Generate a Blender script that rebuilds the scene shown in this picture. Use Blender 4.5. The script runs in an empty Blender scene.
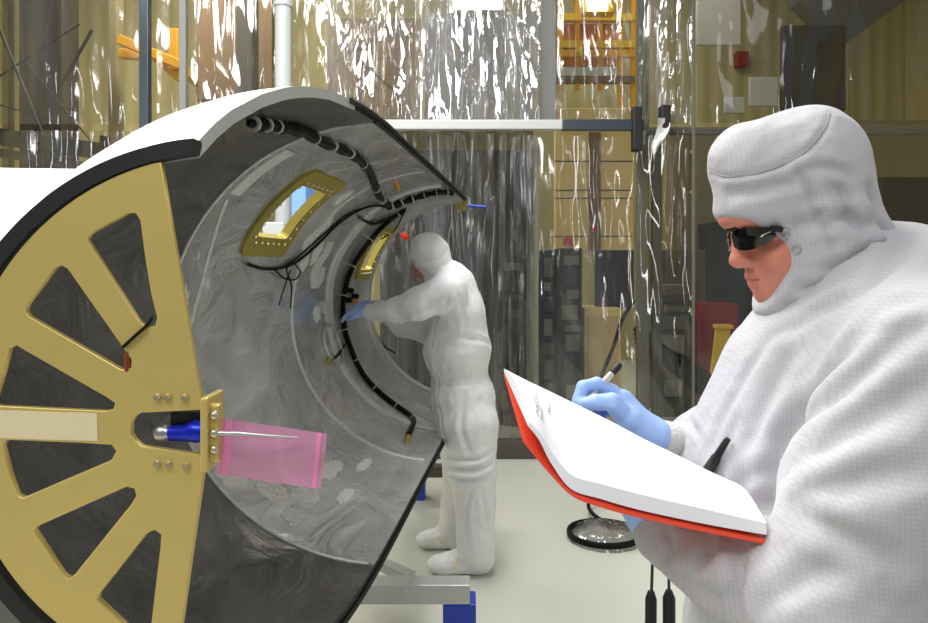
import bpy, bmesh, math, random
import numpy as np
from mathutils import Vector, Matrix, noise
from mathutils.bvhtree import BVHTree

random.seed(7); np.random.seed(7)
PI = math.pi
SC = bpy.context.scene
COL = SC.collection

# ------------------------------------------------------------------ camera, world, lights, exposure
F, YH, CH = 700.0, 265.0, 1.51            # focal length in px, horizon row, camera height
cam_d = bpy.data.cameras.new('camera')
cam = bpy.data.objects.new('camera', cam_d); COL.objects.link(cam)
cam.location = (0, 0, CH); cam.rotation_euler = (PI/2, 0, 0)
cam_d.sensor_fit = 'HORIZONTAL'; cam_d.sensor_width = 36
cam_d.lens = 36*F/928
cam_d.shift_y = -(311.5-YH)/928
cam_d.clip_start = 0.05
SC.camera = cam

wd = bpy.data.worlds.new('world'); SC.world = wd; wd.use_nodes = True
wn = wd.node_tree.nodes['Background']
wn.inputs[0].default_value = (0.86, 0.90, 1.0, 1); wn.inputs[1].default_value = 0.22

def area(name, loc, size, power, color=(1, 1, 1), target=None):
    l = bpy.data.lights.new(name, 'AREA'); l.shape = 'RECTANGLE'
    l.size, l.size_y = size; l.energy = power; l.color = color
    o = bpy.data.objects.new(name, l); COL.objects.link(o); o.location = loc
    if target is not None:
        o.rotation_euler = (Vector(target)-Vector(loc)).to_track_quat('-Z', 'Y').to_euler()
    return o
# ceiling luminaires over the tent and over the hall beyond it, plus upright strips added for streak highlights
area('luminaire', (-1.6, 2.2, 4.6), (0.8, 2.4), 150)
area('luminaire', (0.0, 3.1, 4.6), (0.8, 2.4), 130)
area('luminaire', (0.0, -0.6, 4.4), (2.4, 0.9), 26)
area('luminaire', (2.9, 1.6, 4.4), (0.8, 2.4), 10)
area('luminaire', (-1.5, -0.9, 3.9), (1.6, 0.8), 52, target=(-.4, 2.2, 1.1))
area('added_streak_light', (4.6, 0.4, 2.3), (0.25, 3.0), 36, target=(0, 5, 2.3))  # three unseen strips, added to draw long glints on the plastic folds
area('added_streak_light', (1.4, -2.2, 2.9), (0.25, 2.4), 12, target=(0, 5, 2.3))
area('added_streak_light', (-4.6, 0.2, 2.6), (0.25, 3.0), 36, target=(0, 5, 2.3))
area('luminaire', (-3.4, 4.0, 4.8), (0.6, 2.4), 80)
area('luminaire', (-3.0, 8.3, 6.5), (2.0, 1.2), 330, (1, .95, .85))
area('luminaire', (2.0, 8.3, 6.5), (2.0, 1.2), 72, (1, .95, .85))
SC.view_settings.view_transform = 'Standard'
SC.view_settings.look = 'None'
SC.view_settings.exposure = 0.0
SC.view_settings.gamma = 1.0
SC.view_settings.use_curve_mapping = False
SC.cycles.max_bounces = 10
SC.cycles.transparent_max_bounces = 16

# ------------------------------------------------------------------ helpers
def P(px, py, Y):
    """world point that the photograph shows at (px, py) at distance Y"""
    return Vector(((px-464)*Y/F, Y, CH-(py-YH)*Y/F))

def lin(c):
    def g(v):
        v /= 255.0
        return v/12.92 if v <= .04045 else ((v+.055)/1.055)**2.4
    return (g(c[0]), g(c[1]), g(c[2]), 1)

class NT:
    """tiny node helper"""
    def __init__(s, m): s.t = m.node_tree; s.n = s.t.nodes; s.l = s.t.links
    def new(s, typ, **kw):
        n = s.n.new(typ)
        for k, v in kw.items():
            if k in n.inputs.keys() if hasattr(n.inputs, 'keys') else False: n.inputs[k].default_value = v
            else: setattr(n, k, v)
        return n
    def link(s, a, b): s.l.new(a, b)

def mat(name, col, rough=.5, metal=0., bump=0., bscale=20., stretch=(1, 1, 1), vary=0., vscale=6., coat=0., trans=0., emit=None, sheen=0., spec=.5):
    m = bpy.data.materials.new(name); m.use_nodes = True
    k = NT(m); b = k.n['Principled BSDF']
    c = lin(col)
    b.inputs['Base Color'].default_value = c
    b.inputs['Roughness'].default_value = rough
    b.inputs['Specular IOR Level'].default_value = spec
    b.inputs['Metallic'].default_value = metal
    b.inputs['Coat Weight'].default_value = coat
    b.inputs['Transmission Weight'].default_value = trans
    b.inputs['Sheen Weight'].default_value = sheen
    if emit:
        b.inputs['Emission Color'].default_value = c; b.inputs['Emission Strength'].default_value = emit
    if bump or vary:
        tc = k.new('ShaderNodeTexCoord'); mp = k.new('ShaderNodeMapping'); mp.inputs['Scale'].default_value = stretch
        k.link(tc.outputs['Object'], mp.inputs['Vector'])
    if bump:
        nz = k.new('ShaderNodeTexNoise'); nz.inputs['Scale'].default_value = bscale; nz.inputs['Detail'].default_value = 4
        bp = k.new('ShaderNodeBump'); bp.inputs['Strength'].default_value = bump; bp.inputs['Distance'].default_value = .02
        k.link(mp.outputs[0], nz.inputs['Vector']); k.link(nz.outputs['Fac'], bp.inputs['Height']); k.link(bp.outputs[0], b.inputs['Normal'])
    if vary:
        nz = k.new('ShaderNodeTexNoise'); nz.inputs['Scale'].default_value = vscale; nz.inputs['Detail'].default_value = 5
        k.link(mp.outputs[0], nz.inputs['Vector'])
        mx = k.new('ShaderNodeMix', data_type='RGBA')
        mx.inputs[6].default_value = tuple(v*(1-vary) for v in c[:3])+(1,)
        mx.inputs[7].default_value = tuple(min(1, v*(1+vary)) for v in c[:3])+(1,)
        k.link(nz.outputs['Fac'], mx.inputs[0]); k.link(mx.outputs[2], b.inputs['Base Color'])
    return m

def link(name, me, m=None, parent=None, smooth=False):
    o = bpy.data.objects.new(name, me); COL.objects.link(o)
    if m is not None:
        for mm in (m if isinstance(m, (list, tuple)) else [m]): me.materials.append(mm)
    if smooth:
        me.polygons.foreach_set('use_smooth', [True]*len(me.polygons))
    if parent is not None:
        o.parent = parent; o.matrix_parent_inverse = Matrix.Translation(parent.location).inverted() if parent.type == 'EMPTY' else Matrix.Identity(4)
    return o

def thing(name, label, cat, loc=(0, 0, 0), group=None):
    o = bpy.data.objects.new(name, None); COL.objects.link(o); o.location = loc
    o.empty_display_size = .05
    return tag(o, label, cat, group)
def tag(o, label=None, cat=None, group=None, kind=None):
    if label: o['label'] = label
    if cat: o['category'] = cat
    if group: o['group'] = group
    if kind: o['kind'] = kind
    return o
def copy_tree(o, parent=None, off=(0, 0, 0)):
    c = o.copy(); COL.objects.link(c)
    if parent is not None: c.parent = parent
    else: c.location = o.location+Vector(off)
    for ch in list(o.children): copy_tree(ch, c)
    return c

class MB:
    def __init__(s): s.v = []; s.f = []
    def add(s, vs, fs):
        n = len(s.v); s.v += [tuple(v) for v in vs]; s.f += [tuple(i+n for i in q) for q in fs]; return s
    def box(s, lo, hi):
        x0, y0, z0 = lo; x1, y1, z1 = hi
        return s.add([(x0, y0, z0), (x1, y0, z0), (x1, y1, z0), (x0, y1, z0), (x0, y0, z1), (x1, y0, z1), (x1, y1, z1), (x0, y1, z1)],
                     [(0, 3, 2, 1), (4, 5, 6, 7), (0, 1, 5, 4), (1, 2, 6, 5), (2, 3, 7, 6), (3, 0, 4, 7)])
    def bar(s, a, b, w, h=None, up=(0, 0, 1)):
        """square bar from a to b"""
        h = h or w; a = Vector(a); b = Vector(b); d = (b-a).normalized()
        u = Vector(up)
        if abs(d.dot(u)) > .98: u = Vector((0, 1, 0))
        r = d.cross(u).normalized(); u = r.cross(d)
        vs = []
        for p in (a, b):
            for i, j in ((-1, -1), (1, -1), (1, 1), (-1, 1)): vs.append(p+r*i*w/2+u*j*h/2)
        return s.add(vs, [(3, 2, 1, 0), (4, 5, 6, 7), (0, 1, 5, 4), (1, 2, 6, 5), (2, 3, 7, 6), (3, 0, 4, 7)])
    def tube(s, pts, r, n=8, cap=True):
        pts = [Vector(p) for p in pts]; R = r if isinstance(r, (list, tuple)) else [r]*len(pts)
        t0 = (pts[1]-pts[0]).normalized()
        up = Vector((0, 0, 1)) if abs(t0.z) < .9 else Vector((1, 0, 0))
        nr = t0.cross(up).normalized(); vs = []; fs = []
        for i, p in enumerate(pts):
            t = ((pts[i+1]-p) if i == 0 else (p-pts[i-1]) if i == len(pts)-1 else (pts[i+1]-pts[i-1]))
            t = t.normalized() if t.length > 1e-9 else t0
            nr = (nr-t*nr.dot(t)).normalized(); bn = t.cross(nr)
            for k in range(n):
                a = 2*PI*k/n; vs.append(p+(nr*math.cos(a)+bn*math.sin(a))*R[i])
        for i in range(len(pts)-1):
            for k in range(n):
                fs.append((i*n+k, i*n+(k+1) % n, (i+1)*n+(k+1) % n, (i+1)*n+k))
        if cap:
            fs.append(tuple(range(n-1, -1, -1))); m = (len(pts)-1)*n; fs.append(tuple(range(m, m+n)))
        return s.add(vs, fs)
    def cyl(s, a, b, r, n=16): return s.tube([a, b], r, n)
    def ball(s, c, r, n=10, m=7):
        c = Vector(c); vs = [c+Vector((0, 0, r))]; fs = []
        for i in range(1, m):
            t = PI*i/m
            for k in range(n):
                a = 2*PI*k/n; vs.append(c+Vector((math.sin(t)*math.cos(a), math.sin(t)*math.sin(a), math.cos(t)))*r)
        vs.append(c-Vector((0, 0, r)))
        for k in range(n): fs.append((0, 1+k, 1+(k+1) % n))
        for i in range(m-2):
            for k in range(n): fs.append((1+i*n+k, 1+(i+1)*n+k, 1+(i+1)*n+(k+1) % n, 1+i*n+(k+1) % n))
        e = len(vs)-1; q = 1+(m-2)*n
        for k in range(n): fs.append((e, q+(k+1) % n, q+k))
        return s.add(vs, fs)
    def grid(s, rows, closed=False):
        n = len(rows[0]); vs = [p for r in rows for p in r]; fs = []
        for i in range(len(rows)-1):
            for k in range(n if closed else n-1):
                fs.append((i*n+k, i*n+(k+1) % n, (i+1)*n+(k+1) % n, (i+1)*n+k))
        return s.add(vs, fs)
    def slab(s, top, bot):
        """closed solid between two point grids of the same size"""
        R, C_ = len(top), len(top[0])
        vs = [p for r in top for p in r]+[p for r in bot for p in r]; o = R*C_; fs = []
        for i in range(R-1):
            for k in range(C_-1):
                q = (i*C_+k, i*C_+k+1, (i+1)*C_+k+1, (i+1)*C_+k)
                fs.append(q); fs.append(tuple(o+j for j in reversed(q)))
        loop = [k for k in range(C_)]+[i*C_+C_-1 for i in range(1, R)]+[(R-1)*C_+k for k in range(C_-2, -1, -1)]+[i*C_ for i in range(R-2, 0, -1)]
        for a, b in zip(loop, loop[1:]+loop[:1]): fs.append((b, a, o+a, o+b))
        return s.add(vs, fs)
    def build(s, name, m, parent=None, smooth=False, bevel=0.):
        me = bpy.data.meshes.new(name); me.from_pydata(s.v, [], s.f)
        bm = bmesh.new(); bm.from_mesh(me); bmesh.ops.recalc_face_normals(bm, faces=bm.faces)
        if bevel:
            es = [e for e in bm.edges if len(e.link_faces) == 2 and e.calc_face_angle(0) > .6]
            bmesh.ops.bevel(bm, geom=es, offset=bevel, segments=2, affect='EDGES', profile=.5)
        bm.to_mesh(me); bm.free()
        o = link(name, me, m, parent, smooth)
        if smooth:
            try: me.set_sharp_from_angle(angle=.9)
            except Exception: pass
        return o

def smooth_line(pts, n=6):
    """Catmull-Rom through points"""
    pts = [Vector(p) for p in pts]; q = [pts[0]]+pts+[pts[-1]]; out = []
    for i in range(1, len(q)-2):
        p0, p1, p2, p3 = q[i-1:i+3]
        for k in range(n):
            t = k/n
            out.append(.5*((2*p1)+(p2-p0)*t+(2*p0-5*p1+4*p2-p3)*t*t+(3*p1-p0-3*p2+p3)*t**3))
    out.append(pts[-1]); return out

# ------------------------------------------------------------------ organic shapes: signed distance field + surface nets
class SDF:
    def __init__(s, lo, hi, h):
        s.h = h; s.lo = np.array(lo, float)
        s.n = np.ceil((np.array(hi)-s.lo)/h).astype(int)+1
        s.F = np.full(tuple(s.n), .2, np.float32)
    def _sub(s, lo, hi, m):
        i0 = np.clip(np.floor((lo-m-s.lo)/s.h).astype(int), 0, s.n-1); i1 = np.clip(np.ceil((hi+m-s.lo)/s.h).astype(int)+1, 1, s.n)
        ax = [(s.lo[k]+np.arange(i0[k], i1[k])*s.h).astype(np.float32) for k in range(3)]
        sl = tuple(slice(i0[k], i1[k]) for k in range(3))
        return sl, ax[0][:, None, None], ax[1][None, :, None], ax[2][None, None, :]
    def _comb(s, sl, d, k, op):
        A = s.F[sl]
        if op == 'u':
            t = np.clip(.5+.5*(A-d)/k, 0, 1); s.F[sl] = A*(1-t)+d*t-k*t*(1-t)
        else:
            d = -d; t = np.clip(.5-.5*(A-d)/k, 0, 1); s.F[sl] = A*(1-t)+d*t+k*t*(1-t)
    def cone(s, a, b, ra, rb, k=.02, op='u', sq=None):
        """tapered capsule; sq=(axis, factor) flattens along an axis"""
        a = np.array(a, float); b = np.array(b, float); R = max(ra, rb)
        sl, X, Y, Z = s._sub(np.minimum(a, b)-R, np.maximum(a, b)+R, .05+k)
        d = b-a; L = float(d@d)+1e-12
        x, y, z = X-a[0], Y-a[1], Z-a[2]
        t = np.clip((x*d[0]+y*d[1]+z*d[2])/L, 0, 1)
        x, y, z = x-t*d[0], y-t*d[1], z-t*d[2]
        if sq: 
            if sq[0] == 0: x = x/sq[1]
            if sq[0] == 1: y = y/sq[1]
            if sq[0] == 2: z = z/sq[1]
        s._comb(sl, np.sqrt(x*x+y*y+z*z)-(ra+(rb-ra)*t), k, op); return s
    def chain(s, pts, rs, k=.02, op='u'):
        for i in range(len(pts)-1): s.cone(pts[i], pts[i+1], rs[i], rs[i+1], k, op)
        return s
    def ell(s, c, r, k=.02, op='u', ry=0.):
        """ellipsoid, tilted by ry about the Y axis"""
        c = np.array(c, float); r = np.array(r, float); R = r.max()
        sl, X, Y, Z = s._sub(c-R, c+R, .05+k)
        x, y, z = X-c[0], Y-c[1], Z-c[2]
        if ry: x, z = x*math.cos(ry)+z*math.sin(ry), -x*math.sin(ry)+z*math.cos(ry)
        k0 = np.sqrt((x/r[0])**2+(y/r[1])**2+(z/r[2])**2); k1 = np.sqrt((x/r[0]**2)**2+(y/r[1]**2)**2+(z/r[2]**2)**2)+1e-6
        s._comb(sl, k0*(k0-1)/k1, k, op); return s
    def mesh(s, smooth=2):
        Fd = s.F; nx, ny, nz = Fd.shape; neg = Fd < 0
        c = np.zeros((nx-1, ny-1, nz-1), np.int8)
        offs = [(i, j, k) for i in (0, 1) for j in (0, 1) for k in (0, 1)]
        for i, j, k in offs: c += neg[i:nx-1+i, j:ny-1+j, k:nz-1+k]
        cells = np.argwhere((c > 0) & (c < 8)); idx = np.full(c.shape, -1, np.int64); idx[tuple(cells.T)] = np.arange(len(cells))
        acc = np.zeros((len(cells), 3)); cnt = np.zeros(len(cells))
        for ax in range(3):
            o = [k for k in range(3) if k != ax]
            for p in (0, 1):
                for q in (0, 1):
                    A = cells.copy(); A[:, o[0]] += p; A[:, o[1]] += q; B = A.copy(); B[:, ax] += 1
                    fa = Fd[tuple(A.T)]; fb = Fd[tuple(B.T)]; m = (fa < 0) != (fb < 0)
                    t = np.zeros(len(cells)); t[m] = fa[m]/(fa[m]-fb[m])
                    pt = A.astype(float); pt[:, ax] += t
                    acc[m] += pt[m]; cnt[m] += 1
        V = acc/cnt[:, None]*s.h+s.lo
        quads = []
        for ax in range(3):
            o1, o2 = [(1, 2), (2, 0), (0, 1)][ax]
            sa = [slice(None)]*3; sb = [slice(None)]*3; sa[ax] = slice(0, -1); sb[ax] = slice(1, None)
            na, nb = neg[tuple(sa)], neg[tuple(sb)]; e = np.argwhere(na != nb)
            e = e[(e[:, o1] > 0) & (e[:, o2] > 0) & (e[:, o1] < Fd.shape[o1]-1) & (e[:, o2] < Fd.shape[o2]-1)]
            inside = na[tuple(e.T)]
            def cell(d1, d2):
                q = e.copy(); q[:, o1] -= d1; q[:, o2] -= d2; return idx[tuple(q.T)]
            q = np.stack([cell(1, 1), cell(0, 1), cell(0, 0), cell(1, 0)], 1)
            q[~inside] = q[~inside][:, ::-1]; quads.append(q)
        Q = np.concatenate(quads); Q = Q[(Q >= 0).all(1)]
        for _ in range(smooth):
            S = np.zeros_like(V); N = np.zeros(len(V))
            for a, b in ((0, 1), (1, 2), (2, 3), (3, 0)):
                np.add.at(S, Q[:, a], V[Q[:, b]]); np.add.at(S, Q[:, b], V[Q[:, a]]); np.add.at(N, Q[:, a], 1); np.add.at(N, Q[:, b], 1)
            V = V*.4+.6*S/np.maximum(N, 1)[:, None]
        s.V, s.Q = V, Q; return s
    def main_piece(s):
        lab = np.arange(len(s.V))
        while True:
            m = lab[s.Q].min(1); new = lab.copy()
            for k in range(4): np.minimum.at(new, s.Q[:, k], m)
            new = new[new]
            if (new == lab).all(): break
            lab = new
        big = np.bincount(lab).argmax(); keep = lab == big; idx = np.cumsum(keep)-1
        s.Q = idx[s.Q[keep[s.Q[:, 0]]]]; s.V = s.V[keep]; return s
    def normals(s):
        V, Q = s.V, s.Q; n = np.cross(V[Q[:, 2]]-V[Q[:, 0]], V[Q[:, 3]]-V[Q[:, 1]]); N = np.zeros_like(V)
        for k in range(4): np.add.at(N, Q[:, k], n)
        return N/(np.linalg.norm(N, axis=1)[:, None]+1e-12)
    def ray(s, px, py):
        if not hasattr(s, 'bvh'): s.bvh = BVHTree.FromPolygons([tuple(v) for v in s.V], [tuple(int(i) for i in q) for q in s.Q])
        o = Vector((0, 0, CH)); d = (P(px, py, 1)-o).normalized()
        return s.bvh.ray_cast(o, d)[0]
    def fold(s, pts, amp, w, ridge=.6):
        """press a crease along a line of points, with raised cloth on both sides"""
        pts = np.array([tuple(p) for p in smooth_line(pts, 5)]); D = np.full(len(s.V), 9.); T = np.zeros(len(s.V))
        for i in range(len(pts)-1):
            a, d = pts[i], pts[i+1]-pts[i]; L = d@d+1e-12; r = s.V-a; t = np.clip(r@d/L, 0, 1)
            q = np.linalg.norm(r-t[:, None]*d, axis=1); m = q < D; D[m] = q[m]; T[m] = (i+t[m])/(len(pts)-1)
        m = D < 4*w; x = D[m]/w; taper = np.sin(np.clip(T[m]*.84+.08, 0, 1)*PI)**.6
        s.V[m] += s.normals()[m]*((-np.exp(-x*x)+ridge*np.exp(-(x-1.8)**2))*amp*taper)[:, None]
    def wrinkle(s, amp, scale, stretch=(1, 1, 1), seed=0., lo=None, hi=None):
        N = s.normals(); st = Vector(stretch)*scale; sd = Vector((seed, seed*1.7, seed*.3)); d = np.zeros(len(s.V))
        for i, v in enumerate(s.V):
            p = Vector((v[0]*st.x, v[1]*st.y, v[2]*st.z))+sd
            d[i] = .6-abs(noise.noise(p))*1.8+.5*noise.noise(p*2.3)
        if lo is not None:
            d *= np.clip((s.V[:, 2]-lo)/.05, 0, 1)*np.clip((hi-s.V[:, 2])/.05, 0, 1)
        s.V += N*(d*amp)[:, None]
    def build(s, name, m, parent=None):
        me = bpy.data.meshes.new(name); me.from_pydata([tuple(v) for v in s.V], [], [tuple(int(i) for i in q) for q in s.Q])
        return link(name, me, m, parent, True)

# ------------------------------------------------------------------ materials
def m_floor():
    m = mat('floor_epoxy', (204, 205, 193), .28, vary=.06, vscale=1.2, bump=.03, bscale=3)
    return m
def m_cloth(name, col, pitch=.005, depth=.10):
    m = mat(name, col, .75, sheen=.15); k = NT(m); b = k.n['Principled BSDF']
    tc = k.new('ShaderNodeTexCoord'); sp = k.new('ShaderNodeSeparateXYZ'); k.link(tc.outputs['Object'], sp.inputs[0])
    outs = []
    for ax in ('X', 'Z'):
        a = k.new('ShaderNodeMath', operation='MULTIPLY'); a.inputs[1].default_value = 2*PI/pitch; k.link(sp.outputs[ax], a.inputs[0])
        c = k.new('ShaderNodeMath', operation='SINE'); k.link(a.outputs[0], c.inputs[0])
        g = k.new('ShaderNodeMath', operation='GREATER_THAN'); g.inputs[1].default_value = .72; k.link(c.outputs[0], g.inputs[0]); outs.append(g)
    mx = k.new('ShaderNodeMath', operation='MAXIMUM'); k.link(outs[0].outputs[0], mx.inputs[0]); k.link(outs[1].outputs[0], mx.inputs[1])
    c = lin(col); r = k.new('ShaderNodeMix', data_type='RGBA'); r.inputs[6].default_value = c; r.inputs[7].default_value = tuple(v*(1-depth) for v in c[:3])+(1,)
    k.link(mx.outputs[0], r.inputs[0]); k.link(r.outputs[2], b.inputs['Base Color'])
    nz = k.new('ShaderNodeTexNoise'); nz.inputs['Scale'].default_value = 35; bp = k.new('ShaderNodeBump'); bp.inputs['Strength'].default_value = .25; bp.inputs['Distance'].default_value = .01
    k.link(tc.outputs['Object'], nz.inputs['Vector']); k.link(nz.outputs['Fac'], bp.inputs['Height']); k.link(bp.outputs[0], b.inputs['Normal'])
    return m
def m_plastic(name, gloss=.30, haze=.10, tint=(225, 225, 215), sx=6., sz=.4, strength=.4, rough=.07):
    """clear crinkled polythene: transparent, with a glossy skin and slightly milky creases"""
    m = bpy.data.materials.new(name); m.use_nodes = True; k = NT(m); k.n.remove(k.n['Principled BSDF']); out = k.n['Material Output']
    tc = k.new('ShaderNodeTexCoord'); mp = k.new('ShaderNodeMapping'); mp.inputs['Scale'].default_value = (sx, 1, sz); k.link(tc.outputs['Object'], mp.inputs['Vector'])
    n1 = k.new('ShaderNodeTexNoise'); n1.inputs['Scale'].default_value = 1.0; n1.inputs['Detail'].default_value = 2; n1.inputs['Distortion'].default_value = .5; k.link(mp.outputs[0], n1.inputs['Vector'])
    n2 = k.new('ShaderNodeTexVoronoi', feature='DISTANCE_TO_EDGE'); n2.inputs['Scale'].default_value = 1.6; k.link(mp.outputs[0], n2.inputs['Vector'])
    ad = k.new('ShaderNodeMath', operation='ADD'); k.link(n1.outputs['Fac'], ad.inputs[0])
    mu = k.new('ShaderNodeMath', operation='MULTIPLY'); mu.inputs[1].default_value = .8; k.link(n2.outputs['Distance'], mu.inputs[0]); k.link(mu.outputs[0], ad.inputs[1])
    bp = k.new('ShaderNodeBump'); bp.inputs['Strength'].default_value = strength; bp.inputs['Distance'].default_value = .06; k.link(ad.outputs[0], bp.inputs['Height'])
    tr = k.new('ShaderNodeBsdfTransparent'); tr.inputs[0].default_value = lin(tint)
    gl = k.new('ShaderNodeBsdfGlossy'); gl.inputs['Roughness'].default_value = rough; gl.inputs[0].default_value = (1, 1, 1, 1); k.link(bp.outputs[0], gl.inputs['Normal'])
    df = k.new('ShaderNodeBsdfTranslucent'); df.inputs[0].default_value = (.8, .8, .8, 1); d2 = k.new('ShaderNodeBsdfDiffuse'); d2.inputs[0].default_value = (.8, .8, .8, 1)
    dm = k.new('ShaderNodeMixShader'); dm.inputs[0].default_value = .5; k.link(df.outputs[0], dm.inputs[1]); k.link(d2.outputs[0], dm.inputs[2])
    mr = k.new('ShaderNodeMapRange'); mr.inputs[1].default_value = .42; mr.inputs[2].default_value = .8; mr.inputs[3].default_value = haze*.25; mr.inputs[4].default_value = haze*2.2; k.link(n1.outputs['Fac'], mr.inputs[0])
    a = k.new('ShaderNodeMixShader'); k.link(mr.outputs[0], a.inputs[0]); k.link(tr.outputs[0], a.inputs[1]); k.link(dm.outputs[0], a.inputs[2])
    c = k.new('ShaderNodeMixShader'); c.inputs[0].default_value = gloss; k.link(a.outputs[0], c.inputs[1]); k.link(gl.outputs[0], c.inputs[2])
    k.link(c.outputs[0], out.inputs['Surface'])
    return m
def m_lining(name='shell_lining', ca=(160, 161, 162), cb=(250, 250, 250)):
    """grey conductive-film lining of the shell: metallic, wrinkled, blotchy gloss"""
    m = bpy.data.materials.new(name); m.use_nodes = True; k = NT(m); b = k.n['Principled BSDF']
    tc = k.new('ShaderNodeTexCoord'); mp = k.new('ShaderNodeMapping'); mp.inputs['Scale'].default_value = (1, .45, 1.0); k.link(tc.outputs['Object'], mp.inputs['Vector'])
    n1 = k.new('ShaderNodeTexNoise'); n1.inputs['Scale'].default_value = 6; n1.inputs['Detail'].default_value = 7; n1.inputs['Distortion'].default_value = 1.5; k.link(mp.outputs[0], n1.inputs['Vector'])
    n2 = k.new('ShaderNodeTexNoise'); n2.inputs['Scale'].default_value = 2.2; n2.inputs['Detail'].default_value = 3; k.link(mp.outputs[0], n2.inputs['Vector'])
    r = k.new('ShaderNodeMix', data_type='RGBA'); r.inputs[6].default_value = lin(ca); r.inputs[7].default_value = lin(cb); k.link(n1.outputs['Fac'], r.inputs[0]); k.link(r.outputs[2], b.inputs['Base Color'])
    mr = k.new('ShaderNodeMapRange'); mr.inputs[1].default_value = .35; mr.inputs[2].default_value = .65; mr.inputs[3].default_value = .14; mr.inputs[4].default_value = .36; k.link(n2.outputs['Fac'], mr.inputs[0]); k.link(mr.outputs[0], b.inputs['Roughness'])
    bp = k.new('ShaderNodeBump'); bp.inputs['Strength'].default_value = .55; bp.inputs['Distance'].default_value = .03; k.link(n1.outputs['Fac'], bp.inputs['Height']); k.link(bp.outputs[0], b.inputs['Normal'])
    b.inputs['Metallic'].default_value = .74
    return m

M = dict(
    white=mat('white_paint', (238, 238, 236), .35, coat=.2), lip=mat('grey_lip', (176, 178, 176), .45), black=mat('black_rubber', (18, 18, 20), .55),
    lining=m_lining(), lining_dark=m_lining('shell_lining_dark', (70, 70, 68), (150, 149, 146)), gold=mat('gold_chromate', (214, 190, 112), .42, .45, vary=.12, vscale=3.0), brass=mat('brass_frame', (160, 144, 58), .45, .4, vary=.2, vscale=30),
    bolt=mat('bolt_steel', (206, 196, 170), .3, .9), steel=mat('steel', (190, 190, 188), .3, .9), blue_an=mat('blue_anodised', (22, 44, 190), .3, .5),
    tape=mat('foil_tape', (222, 222, 219), .35, .2, bump=.6, bscale=40), pale=mat('pale_tape', (226, 212, 170), .6),
    pink=None, cable=mat('cable_black', (9, 9, 10), .5, spec=.18), tie=mat('tie_white', (200, 200, 195), .5), orange=mat('orange_kapton', (200, 130, 30), .4),
    red=mat('red_cap', (190, 24, 20), .4), suit=m_cloth('suit_cloth', (180, 178, 181), .0045, .09), suit_plain=mat('suit_film', (232, 232, 232), .6, bump=.15, bscale=25),
    cuff=mat('knit_cuff', (205, 203, 203), .9, bump=.3, bscale=200), glove=mat('nitrile_glove', (156, 188, 240), .42, bump=.12, bscale=40), skin=mat('skin', (198, 124, 100), .5, vary=.1, vscale=30),
    shade=mat('dark_lens', (12, 13, 16), .08, coat=.6), binder=mat('red_binder', (240, 84, 56), .35), paper=mat('white_paper', (244, 243, 246), .7),
    blue=mat('blue_paint', (28, 58, 168), .4), alu=mat('aluminium', (186, 188, 186), .4, .55), alu_d=mat('dark_aluminium', (70, 76, 84), .35, .6), frame=mat('frame_white', (180, 182, 180), .4),
    floor=m_floor(), wall=None, olive=mat('olive_panel', (136, 126, 92), .7, vary=.1), dark=mat('dark_equipment', (30, 31, 34), .5), darkgrey=mat('dark_grey_steel', (76, 72, 64), .6, vary=.15),
    beige=mat('beige_panel', (222, 196, 132), .7, vary=.05), yellow=mat('yellow_plastic', (226, 186, 40), .45), scaffold=mat('orange_scaffold', (226, 164, 36), .5), sred=mat('red_box', (150, 24, 28), .5),
    grey=mat('grey_steel', (128, 128, 122), .5, .2), lightgrey=mat('light_grey', (200, 200, 196), .5), rack=mat('rack_grey', (96, 94, 84), .6), brown=mat('brown_panel', (122, 100, 74), .7, vary=.15),
)
M['plastic'] = m_plastic('polythene_sheet', .09, .03, (230, 230, 222), 5., .4, .16, .10)
M['plastic_smooth'] = m_plastic('polythene_smooth', .07, .02, (222, 222, 214), 2., .4, .10, .06)
M['plastic_up'] = m_plastic('polythene_crinkled', .26, .16, (216, 216, 214), 5., .5, .7, .09)
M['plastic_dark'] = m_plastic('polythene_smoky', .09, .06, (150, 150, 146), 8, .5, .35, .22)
def m_pink():
    m = bpy.data.materials.new('pink_film'); m.use_nodes = True; k = NT(m); b = k.n['Principled BSDF']
    b.inputs['Base Color'].default_value = lin((246, 190, 218)); b.inputs['Roughness'].default_value = .35
    tr = k.new('ShaderNodeBsdfTransparent'); tr.inputs[0].default_value = lin((250, 222, 236)); mx = k.new('ShaderNodeMixShader'); mx.inputs[0].default_value = .34
    k.link(tr.outputs[0], mx.inputs[1]); k.link(b.outputs[0], mx.inputs[2]); k.link(mx.outputs[0], k.n['Material Output'].inputs['Surface']); return m
M['pink'] = m_pink(); M['pink_d'] = mat('pink_seam', (238, 140, 190), .4)
def m_wall():
    m = mat('ribbed_wall', (190, 179, 126), .6); k = NT(m); b = k.n['Principled BSDF']
    tc = k.new('ShaderNodeTexCoord'); w = k.new('ShaderNodeTexWave', wave_type='BANDS', bands_direction='X'); w.inputs['Scale'].default_value = 1.2
    k.link(tc.outputs['Object'], w.inputs['Vector']); bp = k.new('ShaderNodeBump'); bp.inputs['Strength'].default_value = .4; bp.inputs['Distance'].default_value = .04
    k.link(w.outputs['Fac'], bp.inputs['Height']); k.link(bp.outputs[0], b.inputs['Normal']); return m
M['wall'] = m_wall()

# ------------------------------------------------------------------ setting
def struct(o): return tag(o, kind='structure')
struct(MB().box((-7, -2.5, -.1), (7, 11.3, 0)).build('floor', M['floor']))
struct(MB().box((-7, 11.1, 0), (7, 11.3, 8)).build('wall_back', M['wall']))
struct(MB().box((-7.2, -2.5, 0), (-7, 11.3, 8)).build('wall_left', M['wall']))
struct(MB().box((7, -2.5, 0), (7.2, 11.3, 8)).build('wall_right', M['wall']))

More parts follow.
